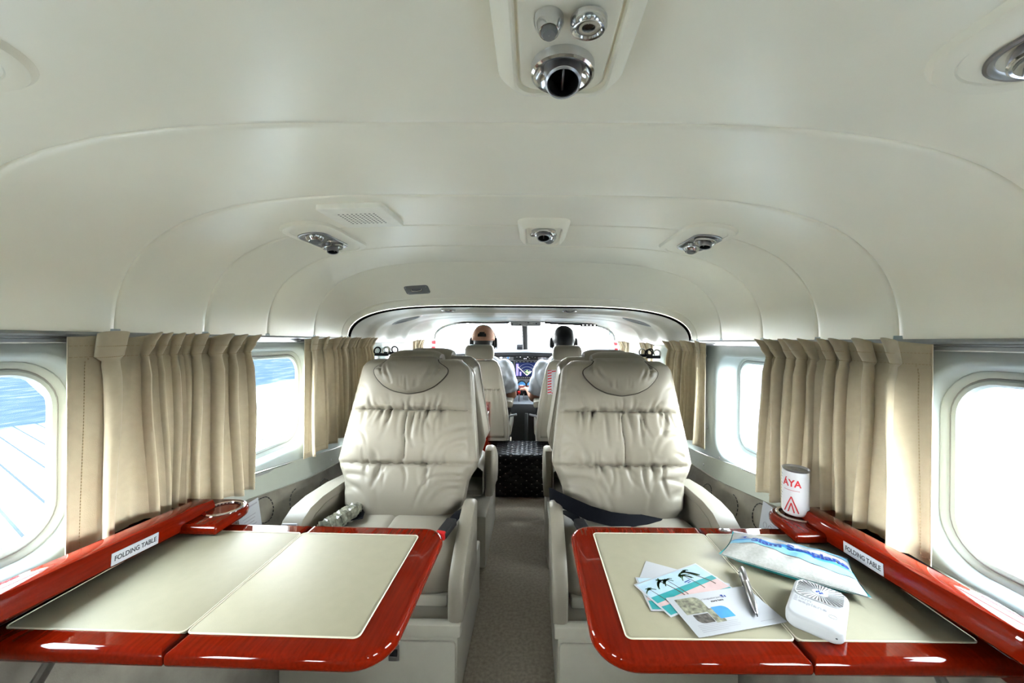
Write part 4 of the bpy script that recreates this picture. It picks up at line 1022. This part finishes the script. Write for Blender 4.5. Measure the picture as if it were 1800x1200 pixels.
for i in range(-6, 7):
    for j in range(0, 28):
        if (i + j) % 2: continue
        u = i * .5 * .068 / .178; s = j * .5 * .044
        if abs(u) < .97 and .01 < s < .575: p = qp(u, s); mb.ball(p, (.0050, .0034, .0034), 6, 4)
        if s > .21 and abs(u) < .95:
            for d in (-1, 1):
                u2 = u + d * .5 * .068 / .178
                if abs(u2) < .97 and s + .022 < .575: ln.tube([qp(lerp(u, u2, k / 3), lerp(s, s + .022, k / 3)) for k in range(4)], .0009, 4)
mb.build('stitch_dots', 'quilt_thread', q, kind='stuff'); ln.build('stitch_lines', 'quilt_thread', q, kind='stuff')
for sg in (-1, 1):
    t = empty('wood_divider', (sg * .215, 2.30, 0), label='narrow mahogany partition post with chrome catches beside the %s crew seat' % ('left' if sg < 0 else 'right'), cat='partition', group='mahogany partition posts')
    m = MB(); m.slab(-.028, .028, -.012, .16, .008, .0, .612, .006, 4, Matrix.Translation((sg * .012, 0, 0)), 4); m.build('post', 'wood_dark' if sg > 0 else 'wood', t)
    for z in (.36, .47, .56):
        m = MB(); m.box((-sg * .020, -.004, z), (.008, .020, .045), .003); m.build('catch', 'chrome', t)
t = empty('cup_bracket', (.222, 2.255, .612), label='black cup bracket on top of the right partition post', cat='cup holder')
m = MB(); m.loft([[(r * math.cos(2 * PI * k / 20), r * math.sin(2 * PI * k / 20), z) for k in range(20)] for r, z in ((.022, .001), (.026, .03), (.030, .06), (.032, .061), (.027, .061), (.022, .01))]); m.build('cup', 'black_gloss', t)
m = MB(); m.ring([(.033 * math.cos(2 * PI * k / 20), .033 * math.sin(2 * PI * k / 20), .058) for k in range(20)], .003, 6); m.build('rim', 'plastic_grey', t)

# ------------------------------------------------------------------ crew seats
def crew_seat(sg, label):
    t = empty('crew_seat', (sg * .312, 2.86, 0), label=label, cat='seat', group='cream crew seats')
    def ring(w, y, z, th, sh=.5):
        return [Vector((px, y + py, z)) for px, py in rr(-w, w, -th, th, th * .9, 6)]
    rows = [(.215, -.145, .30, .03), (.218, -.142, .36, .034), (.212, -.135, .45, .036), (.198, -.125, .55, .036), (.180, -.112, .65, .036), (.160, -.100, .74, .036), (.145, -.093, .80, .034), (.125, -.089, .838, .028), (.09, -.086, .852, .014)]
    MB().loft([ring(*r) for r in rows]).build('backrest', 'leather', t, ang=50)
    for e in (-1, 1):
        MB().tube([(e * (r[0] - .003), r[1] - .012, r[2]) for r in rows[:-1]] + [(e * .09, -.093, .856), (e * .03, -.092, .860)], .007, 8).build('edge_piping', 'piping', t)
    # gathered map pocket
    P = []
    for j in range(19):
        v = j / 18; z = lerp(.325, .655, v); w = float(np.interp(z, [r[2] for r in rows], [r[0] for r in rows])) - .03; yb = float(np.interp(z, [r[2] for r in rows], [r[1] for r in rows])) - .036
        P.append([(-w + 2 * w * i / 60, yb - .003 - .012 * math.sin(PI * i / 60) * v - .004 * v * v * math.sin(i * 1.05 + .8 * math.sin(i * .31)) * (1 if 3 < i < 57 else 0), z + (.006 * math.sin(i * 1.05 + 1) if j == 18 else 0)) for i in range(61)])
    pk = MB().grid(P).build('map_pocket', 'leather_dark', t, ang=70); s = pk.modifiers.new('thick', 'SOLIDIFY'); s.thickness = .003
    MB().tube([(p[0], p[1] - .002, p[2] - .006) for p in P[-1]], .003, 6).build('pocket_band', 'leather', t)
    # centre seam of the upper back
    MB().tube([(0, -.137 + (.74 - .66) * .0, .67), (0, -.136, .74), (0, -.128, .80)], .002, 5).build('seam', 'leather_dark', t)
    # headrest on two posts
    hz = .912
    m = MB(); m.loft([[Vector((px, -.098 + py, hz + z)) for px, py in rr(-w, w, -d, d, d * .8, 6)] for w, d, z in ((.085, .022, -.052), (.098, .034, -.044), (.104, .040, -.02), (.104, .042, .015), (.098, .038, .036), (.085, .028, .048), (.06, .012, .052))]); m.build('headrest', 'leather', t, ang=50)
    m = MB()
    for dx in (-.045, .045): m.tube([(dx, -.096, .83), (dx, -.098, .87)], .006, 8)
    m.build('headrest_post', 'steel', t)
    # cushion, frame, inner armrest
    m = MB(); m.slab(-.23, .23, -.12, .36, .05, .30, .40, .035, 6, None, 5); m.build('seat_cushion', 'leather', t)
    m = MB(); m.box((0, .10, .17), (.40, .42, .25), .02); m.build('seat_frame', 'black', t)
    ar = MB(); ar.slab(-.032, .032, -.015, .24, .02, .505, .555, .018, 5, Matrix.Translation((-sg * .205, -.05, 0)), 4); ar.build('armrest', 'leather', t)
    m = MB(); m.tube([(-sg * .205, -.02, .51), (-sg * .205, -.05, .44), (-sg * .20, -.09, .40)], .014, 8); m.build('armrest_bracket', 'rubber', t)
    m = MB(); m.tube([(-sg * .20, -.06, .445), (-sg * .265, -.04, .455)], .008, 8); m.build('recline_lever', 'plastic_grey', t)
    return t
crew_seat(-1, 'cream crew seat with headrest holding the pilot in the tan cap')
csR = crew_seat(1, 'cream crew seat with striped tag in its pocket holding the dark-haired pilot')
# striped tag and blue card in the right seat pocket
tg = empty('striped_tag', (.218, 2.706, .708), label='red and white striped warning tag on the right crew seat back', cat='tag')
fx = frame((0, 0, 0), (1, 0, .18), (-.18, .05, 1))
m = MB(); m.slab(-.046, .046, -.085, .085, .003, 0, .002, .0006, 3, frame((0, 0, 0), (1, 0, .0), (.22, .06, 1)), 2); m.build('tag', 'paper', tg)
fz = frame((0, 0, 0), (1, 0, 0), (.22, .06, 1)); mb = MB()
for k in range(9):
    y = -.078 + k * .019
    for a, b in ((-.045, -.018), (.018, .045)):
        mb.add([(a, y, .0024), (b, y + .006, .0024), (b, min(.084, y + .015), .0024), (a, y + .009, .0024)], [(0, 1, 2, 3)], fz)
for y in (-.080, .070): mb.add([(-.018, y, .0024), (.018, y + .004, .0024), (.018, y + .012, .0024), (-.018, y + .008, .0024)], [(0, 1, 2, 3)], fz)
mb.build('stripes', 'red_print', tg, smooth=False)
mb = MB()
for k in range(2): mb.box((-.004 + k * .009, 0, .0024), (.003, .08, .0004), 0, 1, fz)
mb.build('print', 'ink_grey', tg)
bc = empty('blue_booklet', (.285, 2.700, .672), label='dark blue booklet sticking out of the right crew seat pocket', cat='booklet')
m = MB(); m.box((0, 0, 0), (.085, .008, .11), .002); m.build('cover', 'blue_card', bc)
m = MB(); m.box((.015, -.0046, -.015), (.03, .0006, .008), 0); m.box((.015, -.0046, -.03), (.02, .0006, .006), 0); m.build('print', 'screen_cyan', bc)

# ------------------------------------------------------------------ pilots
def capsules(lst, voxel, name, m, parent, smooth_it=2):
    mb = MB()
    for a, b, ra, rb in lst:
        a = Vector(a); b = Vector(b); n = 5
        if (b - a).length < 1e-5: mb.ball(a, ra, 16, 10); continue
        mb.ball(a, ra, 16, 10); mb.ball(b, rb, 16, 10); mb.tube([a.lerp(b, k / n) for k in range(n + 1)], [lerp(ra, rb, k / n) for k in range(n + 1)], 16)
    return remesh(mb, voxel, name, m, parent, smooth_it)
def remesh(mb, voxel, name, m, parent, it):
    o = mb.build('tmp', m); md = o.modifiers.new('r', 'REMESH'); md.mode = 'VOXEL'; md.voxel_size = voxel
    if it: s = o.modifiers.new('s', 'SMOOTH'); s.factor = .5; s.iterations = it
    dg = bpy.context.evaluated_depsgraph_get(); me = bpy.data.meshes.new_from_object(o.evaluated_get(dg)); bpy.data.objects.remove(o)
    me.name = name; me.materials.clear(); me.materials.append(M[m]); me.polygons.foreach_set('use_smooth', [True] * len(me.polygons))
    p = bpy.data.objects.new(name, me); COL.objects.link(p)
    if parent: p.parent = parent
    return p
def hand(lst, wrist, direction, palm_n, side, curl, grip=None):
    """five bent fingers; direction = wrist to knuckles, palm_n = palm normal, side = towards the thumb"""
    d = Vector(direction).normalized(); n = Vector(palm_n).normalized(); s = Vector(side).normalized(); w = Vector(wrist)
    for off in (-.028, -.009, .010, .028):
        lst.append((w + d * .012 + s * off * .7, w + d * .082 + s * off, .013, .011))
    for k, (off, l) in enumerate(((.030, .075), (.010, .083), (-.010, .078), (-.029, .062))):
        k0 = w + d * .085 + s * off; a = k0
        ang = 0
        for seg, f in enumerate((.45, .30, .25)):
            ang += curl * (1, 1.2, .8)[seg]
            b = a + (d * math.cos(ang) + n * math.sin(ang)) * l * f
            lst.append((a, b, .0088 - .0006 * seg, .0082 - .0008 * seg)); a = b
    t0 = w + d * .03 + s * .030; t1 = t0 + (d * .55 + s * .7 + n * .35).normalized() * .042; t2 = t1 + (d * .85 + s * .1 + n * .5).normalized() * .032
    lst.append((t0, t1, .0125, .0105)); lst.append((t1, t2, .0100, .0085))
def pilot(name, label, base, head, arms, look=(0, 0)):
    t = empty('person', base, label=label, cat='person')
    B = Vector(base); V = lambda p: Vector(p) - B
    H = Vector(head) - B; cx = base[0]
    L = []
    hips = Vector((0, .04, .10)); chest = Vector((0, .0, .36)); nk = Vector((0, .005, .475))
    L += [((-.08, .05, .09), (.08, .05, .09), .105, .105), (hips, chest, .125, .13), ((-.10, 0, .34), (.10, 0, .34), .105, .105), ((-.165, 0, .375), (.165, 0, .375), .058, .058), (nk - Vector((0, 0, .04)), H + Vector((0, -.005, -.07)), .056, .052)]
    for e in (-1, 1):   # legs: thigh, shin, foot
        L += [((e * .09, .06, .08), (e * .13, .44, .10), .085, .062), ((e * .13, .44, .10), (e * .12, .62, -.26), .058, .042), ((e * .12, .62, -.27), (e * .12, .74, -.30), .040, .034)]
    for sh, el, wr, hd in arms:
        L += [(V(sh), V(el), .052, .042), (V(el), V(wr), .042, .028)]
        hand(L, V(wr), *hd)
    mb = MB()
    for a, b, ra, rb in L:
        a = Vector(a); b = Vector(b); mb.ball(a, ra, 14, 9); mb.ball(b, rb, 14, 9); mb.tube([a, a.lerp(b, .5), b], [ra, (ra + rb) / 2, rb], 14)
    # head: skull, jaw, nose, ears, brow
    mb.ball(H + Vector((0, -.012, .018)), (.076, .094, .098), 24, 16); mb.ball(H + Vector((0, .030, -.040)), (.058, .062, .072), 20, 12)
    mb.ball(H + Vector((0, .098, -.012)), (.013, .018, .022), 10, 8); mb.ball(H + Vector((0, .082, .018)), (.05, .018, .012), 12, 8); mb.ball(H + Vector((0, .084, -.060)), (.024, .012, .007), 10, 6)
    for e in (-1, 1): mb.ball(H + Vector((e * .078, -.005, -.005)), (.010, .020, .032), 10, 8)
    body = remesh(mb, .0052, 'body', 'skin', t, 3)
    for e in (-1, 1):
        m = MB(); m.ball(H + Vector((e * .032, .080, .006)), (.011, .008, .008), 10, 8); m.build('eye', 'white', t)
    # shirt with short sleeves
    S = [((-.07, .04, .08), (.07, .04, .08), .118, .118), ((0, .03, .10), (0, 0, .34), .142, .140), ((-.10, 0, .33), (.10, 0, .33), .118, .118), ((-.160, 0, .372), (.160, 0, .372), .066, .066), ((-.07, .0, .425), (.07, .0, .425), .052, .052), ((0, .004, .45), (0, .006, .492), .064, .062)]
    for sh, el, wr, hd in arms:
        a, b = V(sh), V(el); S.append((a, a.lerp(b, .86), .069, .066))
    sm = MB(); rnd = random.Random(2)
    for a, b, ra, rb in S:
        a = Vector(a); b = Vector(b); sm.ball(a, ra, 16, 10); sm.tube([a.lerp(b, k / 6) for k in range(7)], [lerp(ra, rb, k / 6) + .003 * math.sin(k * 2.1) for k in range(7)], 16)
        if abs(rb - .066) > .0005: sm.ball(b, rb, 16, 10)
    o = remesh(sm, .008, 'shirt', 'shirt', t, 2)
    tx = bpy.data.textures.new('folds', 'CLOUDS'); tx.noise_scale = .06
    d = o.modifiers.new('folds', 'DISPLACE'); d.texture = tx; d.strength = .016; d.mid_level = .5; d.texture_coords = 'LOCAL'
    TR_ = MB()
    for e in (-1, 1):
        for a, b, ra, rb in (((e * .085, .04, .085), (e * .13, .44, .10), .100, .074), ((e * .13, .44, .10), (e * .12, .615, -.24), .070, .056)):
            a = Vector(a); b = Vector(b); TR_.ball(a, ra, 14, 9); TR_.ball(b, rb, 14, 9); TR_.tube([a, b], [ra, rb], 14)
    TR_.ball((0, .05, .09), (.16, .13, .115), 16, 10); remesh(TR_, .011, 'trousers', 'trousers', t, 2)
    return t, H
def headset(t, H, col='black'):
    g = 0
    m = MB(); path = [(.089 * math.sin(a), -.004 + .0, .025 + .092 * math.cos(a)) for a in [R_(-95 + 190 * k / 24) for k in range(25)]]
    strap(m, [H + Vector(p) for p in path], .024, (0, 1, 0), .008); hb = m.build('headset_band', 'black', t)
    for e in (-1, 1):
        m = MB(); m.ball(H + Vector((e * .092, -.002, -.008)), (.017, .030, .040), 16, 12, None, .8); c = m.build('ear_cup', 'black', t)
        m = MB(); m.ring([H + Vector((e * .080, -.002 + .030 * math.cos(2 * PI * k / 20), -.008 + .040 * math.sin(2 * PI * k / 20))) for k in range(20)], .010, 8); m.build('ear_cushion', 'rubber', c)
    m = MB(); m.tube([H + Vector(p) for p in [(.10, .02, -.03), (.095, .07, -.055), (.06, .105, -.065), (.03, .112, -.065)]], .0035, 6); m.build('microphone', 'black', t)
t, H = pilot('person', 'pilot in white shirt, tan cap and headset in the left crew seat', (-.31, 2.945, .40), (-.309, 2.965, .982),
    [((-.145, 2.945, .780), (-.095, 3.0, .575), (-.10, 3.24, .56), ((.05, 1, .03), (0, 0, -1), (-1, 0, 0), .5)), ((-.475, 2.945, .780), (-.54, 3.02, .58), (-.45, 3.24, .60), ((.2, 1, .05), (0, 0, -1), (1, 0, 0), .5))])
# cap worn with its strap to the back
rows = []
for i in range(15):
    a = PI / 2 * i / 14; rows.append([H + Vector((.086 * math.cos(a) ** .85 * math.cos(b), -.014 + .112 * math.cos(a) ** .85 * math.sin(b), .012 + .114 * math.sin(a))) for b in [2 * PI * k / 48 for k in range(48)]])
keep = MB(); n = 48; V = [p for r in rows for p in r]; F = []
for i in range(14):
    for k in range(n):
        b = 2 * PI * (k + .5) / n; dz = (rows[i][k] - H).z
        if abs(b - 1.5 * PI) < .42 and .030 < dz < .052 + .02 * math.cos((b - 1.5 * PI) / .42 * PI / 2): continue
        F.append((i * n + k, i * n + (k + 1) % n, (i + 1) * n + (k + 1) % n, (i + 1) * n + k))
keep.add(V, F); cp = keep.build('cap', 'cap', t, ang=80); s = cp.modifiers.new('thick', 'SOLIDIFY'); s.thickness = .003; s.offset = 1
m = MB(); m.tube([H + Vector((.086 * math.cos(a), -.014 + .106 * math.sin(a), .012)) for a in [2 * PI * k / 40 for k in range(41)]], .0035, 6); m.build('sweatband', 'cap', cp)
m = MB(); m.tube([H + Vector((.088 * math.cos(a), -.014 + .107 * math.sin(a), .028)) for a in [1.5 * PI + .5 * (k / 10 - .5) * 2 for k in range(11)]], .005, 6); m.build('strap', 'cap', cp)
rows = []
for j in range(6):
    v = j / 5; rows.append([H + Vector((.080 * math.sin(a) * (1 - .1 * v), .075 + .016 * math.cos(a) + .062 * v * math.cos(a * .9) , .030 - .018 * v - .010 * (math.sin(a) ** 2) * 1)) for a in [R_(-75 + 150 * k / 16) for k in range(17)]])
bm_ = MB().grid(rows).build('brim', 'cap', cp, ang=80); s = bm_.modifiers.new('thick', 'SOLIDIFY'); s.thickness = .003
m = MB(); m.ball(H + Vector((0, -.016, .022)), (.081, .099, .098), 24, 16); m.ball(H + Vector((0, -.045, -.02)), (.072, .062, .055), 20, 12); remesh(m, .006, 'hair', 'hair', t, 1)
headset(t, H)
t, H = pilot('person', 'dark-haired pilot in white shirt and headset reaching for the controls, right crew seat', (.305, 2.945, .40), (.302, 2.965, .985),
    [((.145, 2.945, .780), (.082, 3.005, .555), (.045, 3.165, .575), ((-.12, 1, .10), (-.35, .1, -1), (-1, -.1, .3), .45)), ((.47, 2.945, .780), (.54, 3.02, .58), (.45, 3.24, .60), ((-.2, 1, .05), (0, 0, -1), (-1, 0, 0), .5))])
m = MB(); m.ball(H + Vector((0, -.014, .026)), (.089, .107, .100), 28, 18); m.ball(H + Vector((0, -.05, -.03)), (.076, .062, .065), 20, 12); o = remesh(m, .006, 'hair', 'hair', t, 2)
headset(t, H)

# ------------------------------------------------------------------ instrument panel
ip = empty('instrument_panel', (0, 3.30, .40), label='grey instrument panel with moving-map display between the pilots', cat='instrument panel')
I = Vector(ip.location)
def PX(px, py, y=3.30): # place on the panel plane
    return (px - 935) * y / 680 + .06, 1.05 + (585 - py + (px - 935) * .0087) * y / 680
fp = lambda x, z, dy=0: frame(Vector((x, 3.30 - dy, z)) - I, (1, 0, 0), (0, 0, 1))
m = MB(); m.slab(-.66, .66, .20, .455, .03, -.03, 0, .006, 5, frame(Vector((0, 3.33 - .03, .40)) - I, (1, 0, 0), (0, 0, 1)), 3); m.slab(-.16, .16, -.05, .30, .02, -.03, -.001, .006, 5, frame(Vector((0, 3.33 - .03, .40)) - I, (1, 0, 0), (0, 0, 1)), 3); m.build('fascia', 'panel_grey', ip)
gsh = []
for x in [lerp(-.70, .70, k / 24) for k in range(25)]:
    e = .03 * (x / .7) ** 2
    gsh.append([Vector((x, yy, zz - e)) - I for yy, zz in ((3.28, .852), (3.265, .858), (3.265, .885), (3.28, .897), (3.40, .905), (3.70, .86), (3.70, .84), (3.30, .845))])
MB().loft(gsh).build('glareshield', 'black', ip, ang=50)
def plate(name, px0, py0, px1, py1, m_, z=.003, bev=.001, rad=.003, parent=None):
    x0, z0 = PX(px0, py1); x1, z1 = PX(px1, py0); cx, czz = (x0 + x1) / 2, (z0 + z1) / 2
    m = MB(); m.slab(x0 - cx, x1 - cx, z0 - czz, z1 - czz, rad, 0, z, bev, 4, fp(cx, czz), 2); return m.build(name, m_, parent or ip)
rad = plate('radio_unit', 903, 624.5, 946, 632.5, 'black', .006)
for px, py in ((915, 627), (923, 626), (928, 627), (922, 630), (925, 630), (909, 627), (936, 627), (941, 628), (931, 630)):
    x, z = PX(px, py); m = MB(); m.box((0, 0, .0068), (.009, .006, .0016), .0005, 1, fp(x, z)); m.build('key', 'screen_white' if px in (915, 923, 928, 922, 925) else 'plastic_grey', rad)
mfd = plate('display_bezel', 905, 634, 948, 665, 'black', .008)
scr = plate('display_screen', 907, 637, 946, 661, 'screen', .0092, .0003, .001)
def seg(pts, w, m_, nm='map_line'):
    mb = MB(); mb.tube([Vector((PX(a, b)[0], 3.30 - .0100, PX(a, b)[1])) - I for a, b in pts], w, 5); return mb.build(nm, m_, scr)
seg([(911, 644), (927, 659.5), (935, 652)], .0022, 'screen_pink')
for r in (8, 13, 18): seg([(927 + r * math.sin(R_(a)), 657 - r * math.cos(R_(a))) for a in range(-55, 56, 10)], .0009, 'plastic_grey', 'range_ring')
rnd = random.Random(4); mb = MB()
for k in range(26):
    x, z = PX(929 + rnd.gauss(0, 2.6), 654.5 + rnd.gauss(0, 1.8)); mb.ball(Vector((x, 3.2905, z)) - I, (.006 * rnd.uniform(.4, 1), .0008, .003), 6, 4)
mb.build('map_land', 'screen_green', scr)
for a, b, c, d, m_ in ((908, 639, 912, 660, 'screen_purple'), (914, 653, 917, 660, 'screen_purple')): plate('data_strip', a, b, c, d, m_, .0098, .0002, .0008)
mb = MB()
for k in range(6): x, z = PX(908.5 + k * 6.4, 635.6); mb.box(Vector((x, 3.2915, z)) - I, (.016, .001, .003))
for k in range(12): x, z = PX(908 + k * 3.3, 663.3); mb.box(Vector((x, 3.2912, z)) - I, (.008, .002, .004))
mb.build('bezel_key', 'plastic_grey', mfd)
pfd = plate('display_bezel', 862, 634, 903.5, 665, 'black', .008)
mb = MB(); rnd = random.Random(9)
for k in range(16):
    x, z = PX(rnd.uniform(884, 902), rnd.uniform(636, 648)); mb.box(Vector((x, 3.2915, z)) - I, (.006, .001, .004))
mb.build('flight_data', 'screen_cyan', pfd)
for px, py, m_ in ((881, 628.5, 'screen_white'), (893.5, 628.5, 'gauge_sky')):
    x, z = PX(px, py); m = MB(); m.lathe([(.014, 0), (.014, .004), (.011, .006), (.008, .004)], 20, fp(x, z)); k = m.build('switch_ring', 'steel', ip)
    m = MB(); m.lathe([(.009, .004), (.0003, .0055)], 16, fp(x, z)); m.build('switch_lamp', m_, k)
for px, py in ((918, 677), (934, 677)):
    x, z = PX(px, py); m = MB(); m.lathe([(.042, 0), (.042, .006), (.036, .008), (.032, .004)], 28, fp(x, z)); gg = m.build('gauge', 'black', ip)
    m = MB(); m.add([(.032 * math.cos(PI * k / 14), .032 * math.sin(PI * k / 14) + .001, .0045) for k in range(15)], [tuple(range(15))], fp(x, z)); m.build('sky_half', 'gauge_sky', gg, smooth=False)
    m = MB(); m.add([(.032 * math.cos(PI + PI * k / 14), .032 * math.sin(PI + PI * k / 14), .0045) for k in range(15)], [tuple(range(15))], fp(x, z)); m.build('ground_half', 'gauge_ground', gg, smooth=False)
    m = MB(); m.box((0, .001, .0052), (.03, .003, .001), 0, 1, fp(x, z)); m.build('horizon_bar', 'screen_white', gg)
rg = plate('registration_plate', 952, 625, 985, 637.5, 'paper', .002, .0003, .001)
x, z = PX(955.5, 631.3); text('lettering', 'HS-SF', .042, 'ink', rg, fp(x, z) @ Matrix.Translation((0, 0, .0026)), align='LEFT', bold=.0008, sx=.95)
# pedestal with engine levers
pd = empty('throttle_pedestal', (0, 3.16, 0), label='grey engine control pedestal with levers between the crew seats', cat='pedestal')
m = MB(); m.loft([[(x, y, z) for x, y, z in ((-w, a, zz), (w, a, zz), (w, b, zz), (-w, b, zz))] for w, a, b, zz in ((.10, .02, .34, 0), (.10, -.02, .34, .40), (.105, -.01, .14, .47), (.10, .10, .14, .52))]); m.build('housing', 'panel_grey', pd, ang=25)
for px, m_ in ((-.055, 'screen_white'), (-.02, 'black'), (.02, 'screen_white'), (.055, 'black')):
    m = MB(); m.box((px, .03, .475), (.014, .13, .008), .002, 1, Matrix.Rotation(-.1, 4, 'X')); m.build('lever_slot', m_, pd)
for px, m_, y in ((-.042, 'red', .02), (-.004, 'black', .05), (.036, 'black', .04)):
    m = MB(); m.tube([(px, y, .46), (px, y + .02, .545)], .005, 8); lv = m.build('lever', 'steel', pd)
    m = MB(); m.box((px, y + .022, .555), (.024, .02, .026), .006); m.build('knob', m_, lv)
sp_ = MB(); sp_.box((0, .13, .54), (.19, .02, .07), .004); sw = sp_.build('switch_panel', 'black', pd)
for k in range(5):
    m = MB(); m.tube([(-.07 + k * .034, .118, .545), (-.07 + k * .034, .100, .552)], .004, 6); m.build('toggle', 'chrome', sw)
m = MB(); m.tube([(.022, -.05, .10), (.022, -.03, .40)], .013, 10); m.build('fuel_column', 'plastic_grey', pd)
m = MB(); m.tube([(.022, -.055, .02), (.022, -.05, .12)], .017, 10); m.build('column_collar', 'steel', pd)
m = MB(); m.tube([(-.07, -.06, .17), (-.03, -.06, .17), (-.02, -.05, .05)], .006, 8); m.build('floor_handle', 'steel', pd)
# compass, sun visor, overhead clutter at the windshield head
cp_ = empty('compass', (-.045, 3.42, .92), label='small grey whisky compass in front of the windshield post', cat='compass')
m = MB(); m.slab(-.028, .028, -.022, .03, .008, -.03, .03, .004, 4, frame((0, 0, 0), (1, 0, 0), (0, 0, 1)), 3); m.build('case', 'black', cp_)
m = MB(); m.slab(-.020, .020, -.006, .012, .003, .030, .032, .0006, 3, frame((0, 0, 0), (1, 0, 0), (0, 0, 1)), 2); m.build('card_window', 'black_gloss', cp_)
m = MB(); m.tube([(0, .0, -.02), (0, .02, -.06)], .006, 6); m.build('stalk', 'black', cp_)
sv = empty('sun_visor', (-.36, 3.07, 1.12), label='tinted sun visor above the pilot in the cap', cat='sun visor')
m = MB(); m.slab(-.16, .16, -.045, .0, .01, -.002, .002, .0008, 4, frame((.06, .0, .0), (1, 0, .03), (0, .25, 1)), 2); m.build('blade', 'visor_glass', sv)
m = MB(); m.tube([(-.22, .01, .012), (-.10, .0, .008), (.10, -.01, .006), (.24, -.01, .010)], .007, 8); m.build('rod', 'black', sv)
m = MB(); m.box((-.20, .0, .012), (.05, .02, .018), .004); m.build('clamp', 'black', sv)
sv = empty('sun_visor', (.38, 3.07, 1.12), label='stowed grey sun visor rod above the dark-haired pilot', cat='sun visor')
m = MB(); m.tube([(-.22, -.01, .012), (-.10, -.005, .005), (.10, .0, .0), (.16, .0, -.002)], .008, 8); m.build('rod', 'rubber', sv)
m = MB(); m.box((.13, .0, -.004), (.13, .02, .026), .005); m.build('bracket', 'rubber', sv)
for k in range(4): m = MB(); m.box((.085 + k * .03, -.011, -.004), (.016, .003, .008), .001, 1); m.build('bracket_slot', 'screen_white', sv)
oc = empty('overhead_console', (.01, 3.05, 1.125), label='white overhead switch console at the top of the windshield post', cat='console')
m = MB(); m.slab(-.12, .12, -.022, .016, .012, -.02, .02, .004, 4, frame((0, 0, 0), (1, 0, 0), (0, 0, 1)), 3); m.build('case', 'white', oc)
rnd = random.Random(3)
for k in range(11): m = MB(); m.box((-.105 + k * .021, -.022, rnd.uniform(-.010, .008)), (rnd.uniform(.008, .015), .006, .007), .0015, 1); m.build('switch', ('black', 'white', 'plastic_grey')[k % 3], oc)
# oval vents in the forward headliner and ceiling spotlights
def fpt(k, y, e=0): return Vector(fwd_row(y, -e)[k])
def oval(sg, label):
    k = 12 if sg > 0 else NA - 12; y = 2.17
    c = fpt(k, y); tx = (fpt(k + 2, y) - fpt(k - 2, y)).normalized(); ty = Vector((0, 1, 0)); n = tx.cross(ty).normalized()
    if n.dot(Vector((0, y, .9)) - c) < 0: n = -n
    o = empty('speaker_oval', c, label=label, cat='speaker', group='oval side speakers')
    mx = Matrix((tx, n.cross(tx), n)).transposed().to_4x4()
    E_ = lambda a, b, z: [mx @ Vector((a * math.cos(2 * PI * q / 40), b * math.sin(2 * PI * q / 40), z)) for q in range(40)]
    MB().loft([E_(.088, .062, -.01), E_(.088, .062, .006), E_(.082, .056, .012), E_(.074, .049, .010), E_(.071, .046, .004)], True, False).build('rim', 'white', o)
    MB().loft([E_(.072, .047, .004), E_(.040, .025, .006), E_(.001, .001, .0065)], True, False).build('mesh', 'vent_grey', o)
    m = MB(); m.tube([mx @ Vector((-.085, y2, .004)) for y2 in (-.02, .0, .02)], .006, 8); m.build('hinge', 'chrome', o)
oval(-1, 'oval grey speaker grille in the left side of the crew headliner'); oval(1, 'oval grey speaker grille in the right side of the crew headliner')
for x, lab in ((-.37, 'small chrome dome light behind the front ceiling lip, left one'), (.13 + .12, 'small chrome dome light behind the front ceiling lip, right one')):
    y = 1.93; kk = min(range(NA + 1), key=lambda q: abs(fwd_row(y)[q][0] - x)); c = Vector(fwd_row(y)[kk])
    o = empty('dome_light', c, label=lab, cat='light', group='dome lights behind the ceiling lip')
    m = MB(); m.lathe([(.036, .004), (.036, -.006), (.030, -.010), (.024, -.008)], 28); m.build('rim', 'chrome', o)
    m = MB(); m.lathe([(.025, -.007), (.015, -.014), (.0003, -.016)], 24); m.build('lens', 'white', o)
for sg in (-1, 1):
    o = empty('warning_strap', (sg * .715, 3.02, .86), label='red and white striped strap beside the windshield on the %s' % ('left' if sg < 0 else 'right'), cat='strap', group='striped straps')
    m = MB(); strap(m, [(0, .02, .13), (sg * .0, .01, .06), (sg * .01, 0, 0), (sg * .015, 0, -.10)], .04, (1, .5, 0), .003); m.build('webbing', 'paper', o)
    for k in range(5):
        m = MB(); m.box((sg * (-.002 + .003 * k) * .6 - .0, .014 - .004 * k, .11 - k * .045), (.034, .010, .022), .001, 1); m.build('stripe', 'red_print', o)
